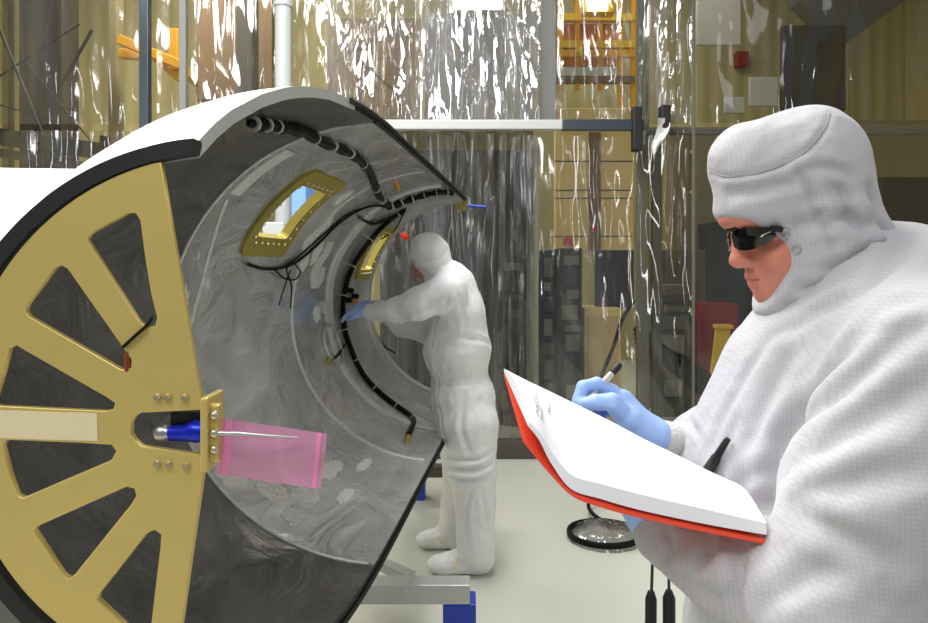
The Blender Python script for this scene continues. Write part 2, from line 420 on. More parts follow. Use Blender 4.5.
# ------------------------------------------------------------------ the fairing half
AX = math.atan(71/700)
D3 = Vector((math.sin(AX), math.cos(AX), 0)); R3 = Vector((math.cos(AX), -math.sin(AX), 0))
VS = -.437; U0, U1 = .875, 4.40; TH = .022
PU = [.875, .92, .966, 1.092, 1.21, 1.329, 1.45, 1.582, 1.70, 1.84, 2.0, 2.2, 4.4]
PR = [.362, .394, .423, .482, .526, .560, .587, .606, .619, .628, .633, .635, .640]
def prof(u): return float(np.interp(u, PU, PR))
def centre(u):
    k = min(1, max(0, (1.6-u)/.725)); return VS+.0335*k, -.217+.018*k, k
def SP(u, phi, off=0.):
    """point on the shell: station u along the axis, angle phi from the top (degrees), off = inward from the inner face"""
    cv, cw, k = centre(u); r = prof(u)-TH-off; a = math.radians(phi)
    v = cv-r*math.sin(a); w = cw+r*math.cos(a)
    uu = u+.1014*(v-VS)*k
    return D3*uu+R3*v+Vector((0, 0, CH+w))
def phi0(u):
    cv, cw, k = centre(u); return math.degrees(math.asin((cv-VS)/(prof(u)-TH)))
def shell_hit(px, py, off=.0):
    """(u, phi) of the shell's inner face seen at a pixel"""
    lo = None
    for i in range(2600):
        t = .88+i*.002
        p = P(px, py, t); q = Vector((p.x, p.y, 0)); v = q.dot(R3); u = q.dot(D3); w = p.z-CH
        cv, cw, k = centre(u); u -= .1014*(v-VS)*k
        if u > U0 and v < VS and math.hypot(v-cv, w-cw) > prof(u)-TH:
            return u, math.degrees(math.atan2(-(v-cv), w-cw))
    return None
def on_shell(pix, off=.006, n=5):
    q = [shell_hit(*p) for p in pix]; q = [a for a in q if a]
    ln = smooth_line([Vector((a[0], a[1]/60, 0)) for a in q], n)
    return [SP(a.x, a.y*60, off) for a in ln]

W1 = (2.315, 2.62, 35.5, 59.0); W2 = (4.0, 4.27, 49.0, 72.5)
fairing = thing('fairing_half', 'white half-shell rocket fairing lying open, grey lined interior with gold end plate', 'rocket fairing', (-.45, 2.4, .66))
def shell_mesh():
    us = sorted(set([round(x, 4) for x in list(np.linspace(U0, 2.2, 26))+list(np.linspace(2.2, U1, 30))]+[1.89]+[W1[0], W1[1], W2[0], W2[1]]))
    ph = sorted(set(list(np.linspace(0, 180, 61))+[W1[2], W1[3], W2[2], W2[3]]))
    nu, npn = len(us), len(ph); vi = []; vo = []
    for u in us:
        a0 = phi0(u)
        for p in ph:
            q = a0+p/180*(180-2*a0)
            vi.append(SP(u, q, 0)); vo.append(SP(u, q, -TH))
    def hole(i, j):
        um = (us[i]+us[i+1])/2; pm = (ph[j]+ph[j+1])/2
        return any(w[0] < um < w[1] and w[2] < pm < w[3] for w in (W1, W2))
    N = nu*npn; fs = []; mi = []; cells = [[not hole(i, j) for j in range(npn-1)] for i in range(nu-1)]
    for i in range(nu-1):
        for j in range(npn-1):
            if not cells[i][j]: continue
            q = (i*npn+j, i*npn+j+1, (i+1)*npn+j+1, (i+1)*npn+j)
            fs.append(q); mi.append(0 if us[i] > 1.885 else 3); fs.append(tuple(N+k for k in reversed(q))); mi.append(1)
            for (di, dj, a, b) in ((-1, 0, q[0], q[1]), (1, 0, q[2], q[3]), (0, -1, q[3], q[0]), (0, 1, q[1], q[2])):
                ii, jj = i+di, j+dj; edge = not 0 <= jj < npn-1
                if not (0 <= ii < nu-1 and 0 <= jj < npn-1) or not cells[ii][jj]:
                    fs.append((b, a, N+a, N+b)); mi.append(4 if edge and (jj > 0 or us[i] > 1.62) else 2)
    me = bpy.data.meshes.new('shell'); me.from_pydata([tuple(v) for v in vi+vo], [], fs)
    bm = bmesh.new(); bm.from_mesh(me); bmesh.ops.recalc_face_normals(bm, faces=bm.faces); bm.to_mesh(me); bm.free()
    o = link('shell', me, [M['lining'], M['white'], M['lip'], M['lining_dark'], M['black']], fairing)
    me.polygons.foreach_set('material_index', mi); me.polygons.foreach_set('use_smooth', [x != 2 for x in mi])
    me.set_sharp_from_angle(angle=.8)
    return o
shell_mesh()
# black seal round the near end, and along the split edge
def ring_part(name, u, r0, r1, y0, y1, m):
    cv, cw, k = centre(u); c = R3*cv+D3*(u+.1014*(cv-VS)); rows = []
    s = MB(); n = 60
    for i in range(n+1):
        row = []
        for r, y in ((r0, y0), (r1, y0), (r1, y1), (r0, y1)):
            a0 = math.asin((cv-VS)/r); a = a0+(PI-2*a0)*i/n
            row.append(Vector((c.x-r*math.sin(a), y, CH+cw+r*math.cos(a))))
        rows.append(row)
    s.grid(rows, True); s.add(rows[0], [(0, 1, 2, 3)]); s.add(rows[-1], [(3, 2, 1, 0)])
    return s.build(name, m, fairing)
ring_part('end_seal', U0,   .3425, .3630, .896, .925, M['black'])
for nm, phi, ua in (('edge_seal', 0, 1.62), ('edge_seal', 180, .95)):
    ln = []
    for i in range(60):
        u = ua+(U1-ua)*i/59; a0 = phi0(u); ln.append(SP(u, a0 if phi == 0 else 180-a0, -TH+.004)+R3*.004)
    MB().tube(ln, .0075, 6).build(nm, M['black'], fairing)
    ln = []
    for i in range(60):
        u = max(ua, 1.0)+.25+(U1-max(ua, 1.0)-.25)*i/59; a0 = phi0(u); ln.append(SP(u, a0 if phi == 0 else 180-a0, .002)+R3*.002)
    MB().tube(ln, .004, 6).build('edge_seal', M['black'], fairing)

# gold end plate with sector cut-outs
YP = .898
def pl(p): return (P(p[0], p[1], YP).x, P(p[0], p[1], YP).z)
outer = [(160, 163)]
cx, cy, rr = 224, 418, 264
for i in range(1, 60):
    a = math.radians(-104+(-256+104)*i/60); outer.append((cx+rr*math.cos(a), cy+rr*math.sin(a)))
outer += [(172, 677), (181, 623), (192, 545), (203, 470), (203, 456), (141, 447), (134, 441), (130, 434), (130, 423), (134, 416), (140, 412), (202, 409), (199, 394), (188, 330), (174, 246)]
holes = [
 [(86, 240), (87, 235), (92, 231), (128, 212), (136, 212), (141, 220), (146, 258), (152, 294), (158, 318), (156, 326), (148, 329), (138, 322)],
 [(24, 311), (26, 304), (54, 267), (61, 264), (68, 268), (132, 359), (132, 368), (126, 371), (120, 370), (28, 317)],
 [(-8, 405), (2, 372), (8, 348), (16, 344), (24, 349), (106, 396), (116, 403), (114, 410), (106, 412), (0, 407)],
 [(1, 446), (6, 439), (78, 442), (112, 444), (117, 451), (112, 461), (23, 499), (16, 496), (8, 474)],
 [(33, 531), (36, 526), (126, 486), (135, 488), (137, 496), (131, 506), (74, 577), (68, 580), (62, 576)],
 [(96, 600), (98, 594), (146, 533), (154, 529), (162, 534), (161, 548), (150, 640), (144, 643), (136, 638)]]
def flat_plate(name, loops, y, th, m, parent, bev=.0012):
    cu = bpy.data.curves.new(name, 'CURVE'); cu.dimensions = '2D'; cu.fill_mode = 'BOTH'; cu.extrude = th/2-bev; cu.bevel_depth = bev; cu.bevel_resolution = 1
    for lp in loops:
        sp = cu.splines.new('POLY'); sp.points.add(len(lp)-1); sp.use_cyclic_u = True
        for q, p in zip(sp.points, lp): q.co = (p[0], p[1], 0, 1)
    o = bpy.data.objects.new('plate_outline', cu); COL.objects.link(o)
    bpy.context.view_layer.update()
    me = bpy.data.meshes.new_from_object(o.evaluated_get(bpy.context.evaluated_depsgraph_get()))
    bpy.data.objects.remove(o); bpy.data.curves.remove(cu)
    me.transform(Matrix.Translation((0, y+th/2, 0)) @ Matrix.Rotation(PI/2, 4, 'X')); me.name = name
    me.materials.clear()
    return link(name, me, m, parent)
plate = flat_plate('end_plate', [[pl(p) for p in outer]]+[[pl(p) for p in h] for h in holes], YP, .010, M['gold'], fairing)
def plate_box(name, pts, y0, y1, m, parent):
    s = MB(); n = len(pts); q = [pl(p) for p in pts]
    vs = [(a, y0, b) for a, b in q]+[(a, y1, b) for a, b in q]
    s.add(vs, [tuple(range(n)), tuple(range(2*n-1, n-1, -1))]+[(i, (i+1) % n, n+(i+1) % n, n+i) for i in range(n)])
    return s.build(name, m, parent)
plate_box('pale_tape_strip', [(-3, 410), (97, 413), (98, 441), (-3, 438)], YP-.0008, YP+.0002, M['pale'], plate)
for x, y in ((158, 397), (168, 397), (185, 397.5), (158, 464), (169, 464.5), (187, 466)):
    a = P(x, y, YP); MB().tube([a+Vector((0, .002, 0)), a-Vector((0, .003, 0)), a-Vector((0, .006, 0))], [.0052, .0052, .003], 12).build('rivet', M['bolt'], plate, True)
MB().tube([P(128, 371, YP+.004), P(128, 352, YP+.004)], .005, 8).build('plug', mat('copper_plug', (140, 70, 40), .4, .5), plate, True)
MB().tube(smooth_line([P(123, 347, YP-.003), P(135, 336, YP-.004), P(147, 325, YP-.001), P(152, 318, YP+.02)]), .0022, 8).build('cord', M['cable'], plate, True)
# latch at the plate's centre: bracket, bolts, blue sleeve and its nut
bk = MB()
a0, a1 = P(203, 396, YP), P(211, 470, YP)
bk.box((a0.x, YP-.012, a1.z), (a1.x, YP+.05, a0.z))
bk.box((P(205, 0, YP).x, YP-.004, P(0, 462, YP).z), (P(220, 0, YP).x, YP+.010, P(0, 404, YP).z))
bracket = bk.build('latch_bracket', M['gold'], fairing, bevel=.003)
for y in (415, 433, 449):
    a = P(215, y, YP-.004); MB().tube([a, a-Vector((0, .004, 0)), a-Vector((0, .007, 0))], [.006, .006, .003], 12).build('bracket_bolt', M['bolt'], bracket, True)
c0 = P(204, 432, YP+.012)
MB().tube([c0, P(196, 431, YP+.012), P(186, 433, YP+.014), P(171, 433, YP+.016)], [.013, .015, .011, .0105], 20).build('blue_sleeve', M['blue_an'], bracket, True)
MB().tube([P(171, 433, YP+.016), P(169, 433, YP+.016), P(167, 433, YP+.017), P(160, 433, YP+.017), P(155, 433, YP+.018)], [.0105, .009, .011, .0125, .007], 14).build('silver_nut', M['steel'], bracket, True)
MB().box((P(163, 0, YP).x, YP+.02, P(0, 426, YP+.02).z), (P(200, 0, YP).x, YP+.05, P(0, 412, YP+.02).z)).build('latch_housing', M['black'], bracket, bevel=.003)

# access window frames in the shell
def window_frame(w, mg, name):
    u0, u1, p0, p1 = w; um = .055*mg; pm = 6.8*mg
    def rr(u0, u1, p0, p1, ru, n=6):
        out = []; rp = ru/.62*57.3
        for (cu_, cp, a0) in ((u1-ru, p1-rp, 0), (u0+ru, p1-rp, 90), (u0+ru, p0+rp, 180), (u1-ru, p0+rp, 270)):
            for k in range(n+1):
                a = math.radians(a0+90*k/n); out.append((cu_+ru*math.cos(a), cp+rp*math.sin(a)))
        # extra points along straight runs
        res = []
        for a, b in zip(out, out[1:]+out[:1]):
            m = 5 if math.hypot(a[0]-b[0], (a[1]-b[1])/90) > .05 else 1
            for k in range(m): res.append((a[0]+(b[0]-a[0])*k/m, a[1]+(b[1]-a[1])*k/m))
        return res
    A = rr(u0-um, u1+um*1.3, p0-pm, p1+pm, .05); B = rr(u0+.006, u1-.006, p0+.5, p1-.5, .022)
    rows = [[SP(*q, off) for q in L] for L, off in ((A, .0005), (A, .010), (B, .010), (B, -TH-.002))]
    fr = MB().grid([list(c) for c in zip(*rows)]+[[r[0] for r in rows]]).build(name, M['brass'], fairing)
    C_ = rr(u0-.012, u1+.012, p0-1.6, p1+1.6, .03)
    per = [SP(*q, .010) for q in C_]; tot = sum((per[i]-per[i-1]).length for i in range(len(per))); step = tot/36; acc = 0; proto = None
    for i in range(len(per)):
        acc += (per[i]-per[i-1]).length
        if acc >= step:
            acc = 0; u, p = C_[i]; a = SP(u, p, .010); nrm = (SP(u, p, .02)-a).normalized()
            MB().tube([a, a+nrm*.006, a+nrm*.009], [.007, .007, .004], 6).build('frame_bolt', M['bolt'], fr)
    return fr
window_frame(W1, 1., 'access_window_frame'); window_frame(W2, .75, 'access_window_frame')

# seams, foil tape and port ring on the lining
def band(name, f, m, w0, w1, off, n=40, parent=fairing):
    rows = []
    for i in range(n+1):
        u, p = f(i/n)
        rows.append([SP(u+w0, p, 0.), SP(u+w0, p, off), SP(u+w1, p, off), SP(u+w1, p, 0.)])
    s = MB().grid(rows, True); return s.build(name, m, parent, True)
band('ring_seam', lambda t: (1.89, 2+176*t), M['tape'], -.006, .006, .004)
band('foil_tape', lambda t: (1.97, 26+20*t), M['tape'], -.035, .04, .0025)
band('foil_tape', lambda t: (1.95+.12*math.sin(t*PI*.8), 48+42*t), M['tape'], -.006, .012, .0025)
band('ring_seam', lambda t: (2.95, 3+174*t), M['tape'], -.01, .01, .003)
band('ring_seam', lambda t: (3.48, 3+174*t), M['tape'], -.03, .03, .006)
band('end_ring', lambda t: (4.35, 1+178*t), M['alu'], -.04, .045, .012)
band('foil_tape', lambda t: (3.52+.02*math.sin(t*9), 40+60*t), M['tape'], -.07, .02, .008)
band('foil_tape', lambda t: (3.20+.03*math.sin(t*7), 58+22*t), M['tape'], -.03, .06, .004)
def foil_patch(u, p, ru, rp, seed):
    rnd = random.Random(seed); rim = [(u, p)]; n = 26; jit = [rnd.uniform(.75, 1.1) for _ in range(n)]
    s = MB(); rings = []
    for q in (.33, .66, 1):
        rings.append([SP(u+ru*q*jit[k]*math.cos(2*PI*k/n), p+rp*q*jit[k]*math.sin(2*PI*k/n), .0028+.002*rnd.random()*(q < 1)) for k in range(n)])
    s.grid(rings, True); c = SP(u, p, .004); s.add([c]+rings[0], [(0, 1+k, 1+(k+1) % n) for k in range(n)])
    low = [SP(u+ru*jit[k]*math.cos(2*PI*k/n), p+rp*jit[k]*math.sin(2*PI*k/n), .0) for k in range(n)]
    s.grid([rings[2], low], True)
    return s.build('foil_patch', M['tape'], fairing, True)
for a in ((2.00, 131, .09, 6, 1), (2.10, 143, .06, 7, 2), (2.04, 152, .05, 3.5, 3), (2.22, 150, .10, 4, 4), (2.5, 150, .12, 3, 5), (2.02, 121, .05, 5, 6), (2.35, 160, .09, 2.2, 7),
          (1.98, 82, .035, 7, 8), (3.3, 75, .05, 5, 12), (3.1, 64, .05, 6, 13), (3.3, 92, .06, 4, 14), (2.85, 36, .05, 5, 15), (2.7, 158, .10, 2, 16)):
    foil_patch(*a)
band('foil_tape', lambda t: (2.95+.04*math.sin(t*9), 46+26*t), M['tape'], -.05, .04, .004)
h_ = shell_hit(331, 345)
pr = []
for i in range(33):
    a = 2*PI*i/32; pr.append(SP(h_[0]+.12*math.cos(a), h_[1]+9.5*math.sin(a), .006))
MB().tube(pr, .012, 8).build('port_ring', M['alu'], fairing, True)

# wiring on the lining
def wire(name, pix, r, m=None, off=.01, n=5, ties=0, lumpy=False):
    ln = on_shell(pix, off, n)
    rr_ = [r*(1+.25*math.sin(i*1.9))*min(1, .35+i*.22) for i in range(len(ln))] if lumpy else r
    o = MB().tube(ln, rr_, 8).build(name, m or M['cable'], fairing, True)
    if ties:
        for i in range(2, len(ln)-2, ties):
            d = (ln[i+1]-ln[i-1]).normalized()*.003
            MB().tube([ln[i]-d, ln[i]+d], r*1.22, 8).build('cable_tie', M['tie'], o, True)
    return o
wire('cable_harness', [(246, 117), (262, 119), (275, 121), (300, 126), (322, 138), (345, 147), (362, 160), (372, 176), (377, 192), (388, 203)], .015, ties=4, off=.014, lumpy=True)
wire('cable_harness', [(385, 206), (400, 200), (420, 193), (440, 189), (452, 187)], .016, ties=3, off=.018, lumpy=True)
wire('cable', [(247, 264), (262, 268), (283, 266), (300, 257), (318, 241), (338, 221), (355, 210), (372, 204), (390, 206)], .006)
wire('cable', [(283, 266), (303, 250), (325, 230), (345, 213), (366, 205)], .004)
wire('cable', [(270, 268), (280, 277), (291, 278), (296, 270), (289, 262), (282, 268), (287, 285), (286, 308)], .0035, off=.02)
wire('cable', [(286, 268), (280, 285), (274, 305)], .003, off=.02)
wire('cable_harness', [(404, 208), (385, 222), (366, 243), (353, 262), (345, 282), (341, 305), (343, 330), (350, 352), (362, 376), (376, 392), (392, 405), (408, 416), (413, 424), (407, 438)], .013, off=.012, ties=7)
wire('cable', [(356, 215), (372, 222), (390, 216), (402, 212)], .009, off=.012, lumpy=True)
wire('cable', [(343, 345), (336, 356), (328, 362)], .007)
wire('cable', [(376, 335), (382, 346), (394, 354)], .006)
wire('cable', [(405, 207), (398, 222), (392, 230), (380, 238)], .005)
def knob(px, py, r, m, nm, d=.03):
    h = shell_hit(px, py)
    if h: a = SP(*h, .0); b = SP(*h, d); MB().tube([a, a.lerp(b, .8), b], [r, r, r*.6], 12).build(nm, m, fairing, True)
for x, y in ((347, 290), (352, 296), (345, 300)): knob(x, y, .016, M['cable'], 'connector', .04)
knob(351, 302, .013, M['orange'], 'connector', .045)
knob(396, 184, .012, M['orange'], 'connector'); knob(407, 376, .02, M['orange'], 'orange_patch', .006)
knob(407, 441, .013, M['brass'], 'connector'); knob(326, 362, .012, M['brass'], 'connector')
knob(402, 234, .022, M['red'], 'red_cap', .05)
knob(321, 307, .035, M['frame'], 'pale_cup', .03)  # pale tapered cup standing on the lining
e = SP(U1-.02, 2, .01)
MB().box(e-Vector((.03, .02, .05)), e+Vector((.03, .02, .02))).build('end_bracket', M['brass'], fairing, bevel=.004)
e2 = e+Vector((.03, 0, -.015)); MB().tube([e2, e2+Vector((.12, 0, -.01))], .008, 8).build('end_pin', M['blue'], fairing)

# pink tag on its pin
pt = thing('warning_tag', 'pink translucent film tag hanging on a pin from the gold end plate latch', 'tag', P(215, 430, YP))
rows = []
for i in range(13):
    t = i/12; xt = 219+(327-219)*t; top = 418+(434-418)*t; bot = 474+(489-474)*t
    xb = 215+(321-215)*t
    yy = YP+.004+.012*math.sin(t*5)+t*.02
    rows.append([P(xt+(xb-xt)*k/6, top+(bot-top)*k/6, yy+.004*math.sin(k*1.1+t*3)) for k in range(7)])
back = [[p+Vector((0, .0006, 0)) for p in r] for r in rows]
MB().slab(rows, back).build('film', M['pink'], pt, True)
def strip(i0, i1, nm):
    a = [[rows[0][k].lerp(rows[12][k], t)*1.0+Vector((0, -.0008+0*t, 0)) for k in range(7)] for t in (i0, i1)]
    f = lambda t, k: rows[int(t*12)][k].lerp(rows[min(12, int(t*12)+1)][k], t*12-int(t*12))
    a = [[f(t, k)+Vector((0, -.0009, 0)) for k in range(7)] for t in (i0, (i0+i1)/2, i1)]
    MB().slab(a, [[p+Vector((0, .0006, 0)) for p in r] for r in a]).build(nm, M['pink_d'], pt, True)
strip(.06, .13, 'heat_seal'); strip(.91, .955, 'heat_seal')
MB().tube([P(214, 433, YP-.006), P(240, 434, YP-.006), P(242, 434, YP-.006), P(268, 436, YP-.004), P(297, 437.5, YP-.002)], [.003, .003, .0022, .0018, .0008], 8).build('pin', M['steel'], pt, True)

# cradle under the shell: two cross beams on blue blocks
def cradle(label, xl, xr, ybeam, Y, bw, bh, blk, lab2):
    t = thing('support_stand', label, 'stand', (P(xr, 0, Y).x, Y, 0), 'stands carrying the fairing')
    zt = P(0, ybeam, Y).z
    x0 = P(xr, 0, Y).x; x1 = P(xl, 0, Y).x
    MB().box((x1, Y-.02, zt-bh), (x0, Y+.07, zt)).build('cross_beam', M['alu'] if Y < 3 else M['darkgrey'], t, bevel=.004)
    bx = P(blk[0], 0, Y).x, P(blk[1], 0, Y).x
    MB().box((bx[0], Y-.02, 0), (bx[1], Y+.10, zt-bh)).build('blue_foot', M['blue'], t, bevel=.006)
    MB().box((x1+.02, Y-.02, 0), (x1+.14, Y+.10, zt-bh)).build('blue_foot', M['blue'], t, bevel=.006)
    u = min(4.3, Y/.9949-.06); a = SP(u, 112, -TH); b = SP(u, 140, -TH)
    for q in (a, b):
        MB().bar((q.x, Y+.02, zt), (q.x, Y+.02, q.z-.012), .06).build('upright', M['alu'], t)
    return t
cradle('grey cross beam on a blue block, standing before the worker\'s feet', 150, 470, 583, 2.72, .1, .075, (443, 476), '')
cradle('dark cross beam with blue foot, standing behind the worker\'s legs', 250, 464, 466, 4.5, .1, .07, (414, 425), '')
b = thing('brace_bar', 'grey slanted bar joining the floor beam near the worker\'s shoes', 'bar', P(375, 560, 2.95))
MB().bar(P(340, 545, 3.10), P(412, 578, 2.90), .05, .04).build('bar', M['alu'], b, bevel=.003)

# the white stage lying behind the fairing, at the left
st = thing('rocket_stage', 'large white cylinder lying behind the fairing at its gold plate end', 'rocket stage', (-2.1, 2.6, .7))
c = []
Ys = [1.9, 1.94, 2.6, 3.4, 3.44]
MB().tube([(-2.55, 2.35, 1.20), (-2.45, 2.36, 1.20), (-1.22, 2.5, 1.20), (-1.16, 2.51, 1.20)], [.60, .645, .645, .60], 48).build('barrel', M['white'], st, True)
for x in (-2.2, -1.45):
    MB().box((x-.06, 2.0, 0), (x+.06, 2.9, .59)).build('saddle', M['grey'], st, bevel=.01)

# ------------------------------------------------------------------ clear tent: frame and plastic curtains
YC = 5.5
def X(px, Y=YC): return P(px, 0, Y).x
def Z(py, Y=YC): return P(0, py, Y).z
def curtain(name, label, x0, x1, z0, z1, m, depth=.05, folds=9., crum=.02, seed=0, y=YC, group=None, gather=0):
    nx = max(12, int((x1-x0)/.022)); nz = max(10, int((z1-z0)/.05)); rows = []
    for i in range(nz+1):
        t = i/nz; row = []
        for k in range(nx+1):
            s = k/nx; x = x0+(x1-x0)*s; z = z0+(z1-z0)*t
            w = noise.noise(Vector((x*folds*.5+seed*3.1, z*.35, seed)))*depth
            w += noise.noise(Vector((x*folds*1.7, z*1.1, seed+5)))*crum
            w += noise.noise(Vector((x*folds*.8+z*3, z*1.6, seed+9)))*crum*.8
            if gather: w += abs(noise.noise(Vector((x*22, z*.8, seed))))*gather*(1-abs(2*t-1)) 
            row.append(Vector((x, y+w, z)))
        rows.append(row)
    o = MB().grid(rows).build(name, m, None, True); 
    o.modifiers.new('thick', 'SOLIDIFY').thickness = .0006
    o.modifiers.clear()
    return tag(o, label, 'plastic curtain', group)
zr = Z(128)
curtain('plastic_curtain', 'clear plastic sheet hanging lower left behind the fairing', X(-120), X(395), .14, zr-.02, M['plastic'], seed=1)
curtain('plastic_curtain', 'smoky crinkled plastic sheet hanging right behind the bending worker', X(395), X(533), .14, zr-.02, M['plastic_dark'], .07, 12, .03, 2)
curtain('plastic_curtain', 'clear lower plastic sheet in front of the beige board and racks', X(533), X(636), .14, zr-.02, M['plastic'], .04, 8, .015, 3)
curtain('plastic_curtain', 'clear lower plastic sheet between the rail clamp and the smooth sheet', X(636), X(694), .14, zr-.02, M['plastic_smooth'], .04, 10, .02, 4)
curtain('plastic_curtain', 'smooth clear plastic sheet hanging low behind the writing person', X(694), X(1010), .14, zr-.02, M['plastic_smooth'], .02, 3, .006, 5, y=YC-.06)
curtain('plastic_curtain', 'clear plastic sheet at top left before the yellow hoist', X(-120), X(150), zr+.03, 4.6, M['plastic'], .05, 6, .03, 6)
curtain('plastic_curtain', 'clear rippled plastic sheet above the fairing beside the white pole', X(150), X(325), zr+.03, 4.6, M['plastic'], .07, 7, .03, 7)
curtain('plastic_curtain', 'silvery crumpled plastic sheet above the rail over the bending worker', X(325), X(540), zr+.03, 4.6, M['plastic_up'], .12, 8, .06, 8, gather=.05)
curtain('plastic_curtain', 'clear plastic sheet above the rail in front of the orange scaffold', X(555), X(640), zr+.03, 4.6, M['plastic'], .07, 12, .03, 9)
curtain('plastic_curtain', 'narrow crinkled plastic sheet above the rail right of the orange scaffold', X(640), X(694), zr+.03, 4.6, M['plastic_up'], .07, 14, .04, 10)
curtain('plastic_curtain', 'upper clear plastic sheet above the writing person with white patches', X(694), X(848), zr+.03, 4.6, M['plastic_smooth'], .05, 4, .03, 11, y=YC-.06)
curtain('plastic_curtain', 'upper clear plastic sheet in front of the sloping ribbed wall', X(848), X(1010), zr+.03, 4.6, M['plastic_smooth'], .03, 5, .01, 12)
# rail
t = thing('tent_rail', 'horizontal metal rail crossing the plastic tent wall above the worker', 'rail', (X(520), YC, zr))
MB().bar((X(380), YC-.11, zr), (X(560), YC-.11, zr), .07, .075).build('light_rail', M['frame'], t, bevel=.008)
MB().bar((X(560), YC-.11, zr), (X(640), YC-.11, zr), .06, .085).build('dark_rail', M['alu_d'], t, bevel=.008)
MB().bar((X(640), YC+.08, zr-.01), (X(1010), YC+.08, zr-.01), .05, .06).build('light_rail', M['rack'], t, bevel=.008)
MB().box((X(628), YC-.17, Z(154)), (X(637), YC-.08, Z(111))).build('black_clamp', M['black'], t, bevel=.01)
MB().box((X(655), YC-.19, Z(133)), (X(664), YC-.08, Z(110))).build('black_clamp', M['black'], t, bevel=.01)
def post(name, label, x0, x1, y0, y1, m, Y=YC-.03, base=None, cat='post'):
    dp = min(.06, (X(x1, Y)-X(x0, Y))/2)
    o = MB().box((X(x0, Y), Y-dp, Z(y1, Y) if y1 else 0), (X(x1, Y), Y+dp, Z(y0, Y))).build(name, m, bevel=.006)
    return tag(o, label, cat)
post('tent_post', 'pale metal post reaching from rail to floor beside the bending worker', 527, 538, 136, None, mat('dull_post', (150, 150, 136), .5), 5.66)
t = thing('tent_post', 'white upright pole rising above the top of the fairing', 'post', (X(283), YC-.15, 0))
MB().cyl((X(283, 5.35), 5.35, 0), (X(283, 5.35), 5.35, Z(6, 5.35)), .06, 20).build('pole', M['frame'], t, True)
MB().cyl((X(283, 5.35), 5.35, Z(7, 5.35)), (X(283, 5.35), 5.35, Z(-4, 5.35)), .072, 20).build('cap', M['frame'], t, True)
MB().box((X(276, 5.35), 5.28, Z(-90, 5.35)), (X(290, 5.35), 5.42, Z(-4, 5.35))).build('upper_tube', M['lightgrey'], t)
post('tent_post', 'dark grey perforated post at the left behind the fairing', 141, 150, -80, None, M['alu_d'], 5.4)
post('tent_post', 'thin silver post by the clear sheet at left above the fairing', 180, 187, -80, None, M['grey'], 5.42)
post('tent_post', 'grey upright post where crumpled sheet meets the orange scaffold view', 541, 556, -80, 122, mat('dull_post_upper', (112, 112, 108), .5), 5.66)
post('tent_post', 'olive grey upright post right of the orange scaffold', 637, 648, -80, None, M['rack'], 5.62)
post('tent_post', 'dark slim upright post under the second black clamp', 652, 661, 133, None, M['darkgrey'], 5.62)
post('tent_post', 'thin silver strip post at the edge of the smooth sheet', 692, 695, -80, None, M['rack'], 5.36)
post('sheet_weight', 'grey kick rail along the bottom of the plastic tent wall', -120, 1010, 440, 457, M['darkgrey'], 5.5, cat='rail')
# torn flap
rows = []
for i in range(9):
    tt = i/8; y = 118+58*tt; w = 6*(1-tt)+1.5*math.sin(tt*6)
    rows.append([P(664-14*tt+w*s+2*math.sin(tt*9), y, 5.30+.03*math.sin(tt*8+s*2)) for s in (-1, -.3, .4, 1)])
tag(MB().slab(rows, [[p+Vector((0, .001, 0)) for p in r] for r in rows]).build('plastic_flap', mat('torn_film', (225, 225, 222), .15, coat=.5), None, True), 'torn strip of clear plastic hanging from the rail clamp', 'plastic strip')

# ------------------------------------------------------------------ the hall beyond the plastic
def pbox(x0, y0, x1, y1, Y, depth, floor=False):
    return MB().box((X(x0, Y), Y, 0 if floor else Z(y1, Y)), (X(x1, Y), Y+depth, Z(y0, Y)))
def simple(name, label, cat, x0, y0, x1, y1, Y, depth, m, floor=False, bevel=.01, group=None):
    return tag(pbox(x0, y0, x1, y1, Y, depth, floor).build(name, m, bevel=bevel), label, cat, group)
simple('steel_column', 'broad grey-brown building column at far left crossed by cables', 'column', 19, -80, 62, 0, 9.0, .4, mat('column_brown', (54, 49, 42), .6), True)
simple('steel_column', 'narrow tan column between broad column and dark post', 'column', 108, -80, 117, 0, 9.4, .2, M['olive'], True)
simple('steel_column', 'thin column at the far left edge of the hall', 'column', 2, -80, 8, 0, 9.6, .15, M['olive'], True)
simple('steel_column', 'dark column behind the rippled sheet above the fairing', 'column', 236, -80, 252, 0, 9.0, .3, M['darkgrey'], True)
simple('steel_column', 'tan column behind the writing person\'s glasses', 'column', 693, 130, 716, 0, 9.1, .3, M['olive'], True)
simple('steel_column', 'tan column right of the smooth sheet edge seen above the caution sign', 'column', 672, 130, 690, 0, 9.2, .3, M['olive'], True)
simple('wall_panel', 'brown upright panel behind the rippled sheet beside white pole', 'panel', 196, -60, 272, 100, 9.8, .12, M['brown'])
simple('wall_panel', 'brown panel behind the crumpled sheet over the fairing top', 'panel', 328, 18, 420, 125, 9.8, .12, M['brown'])
simple('wall_panel', 'grey panel high behind the crumpled silvery sheet', 'panel', 425, 14, 540, 125, 9.9, .12, mat('grey_panel', (150, 152, 158), .5, vary=.1))
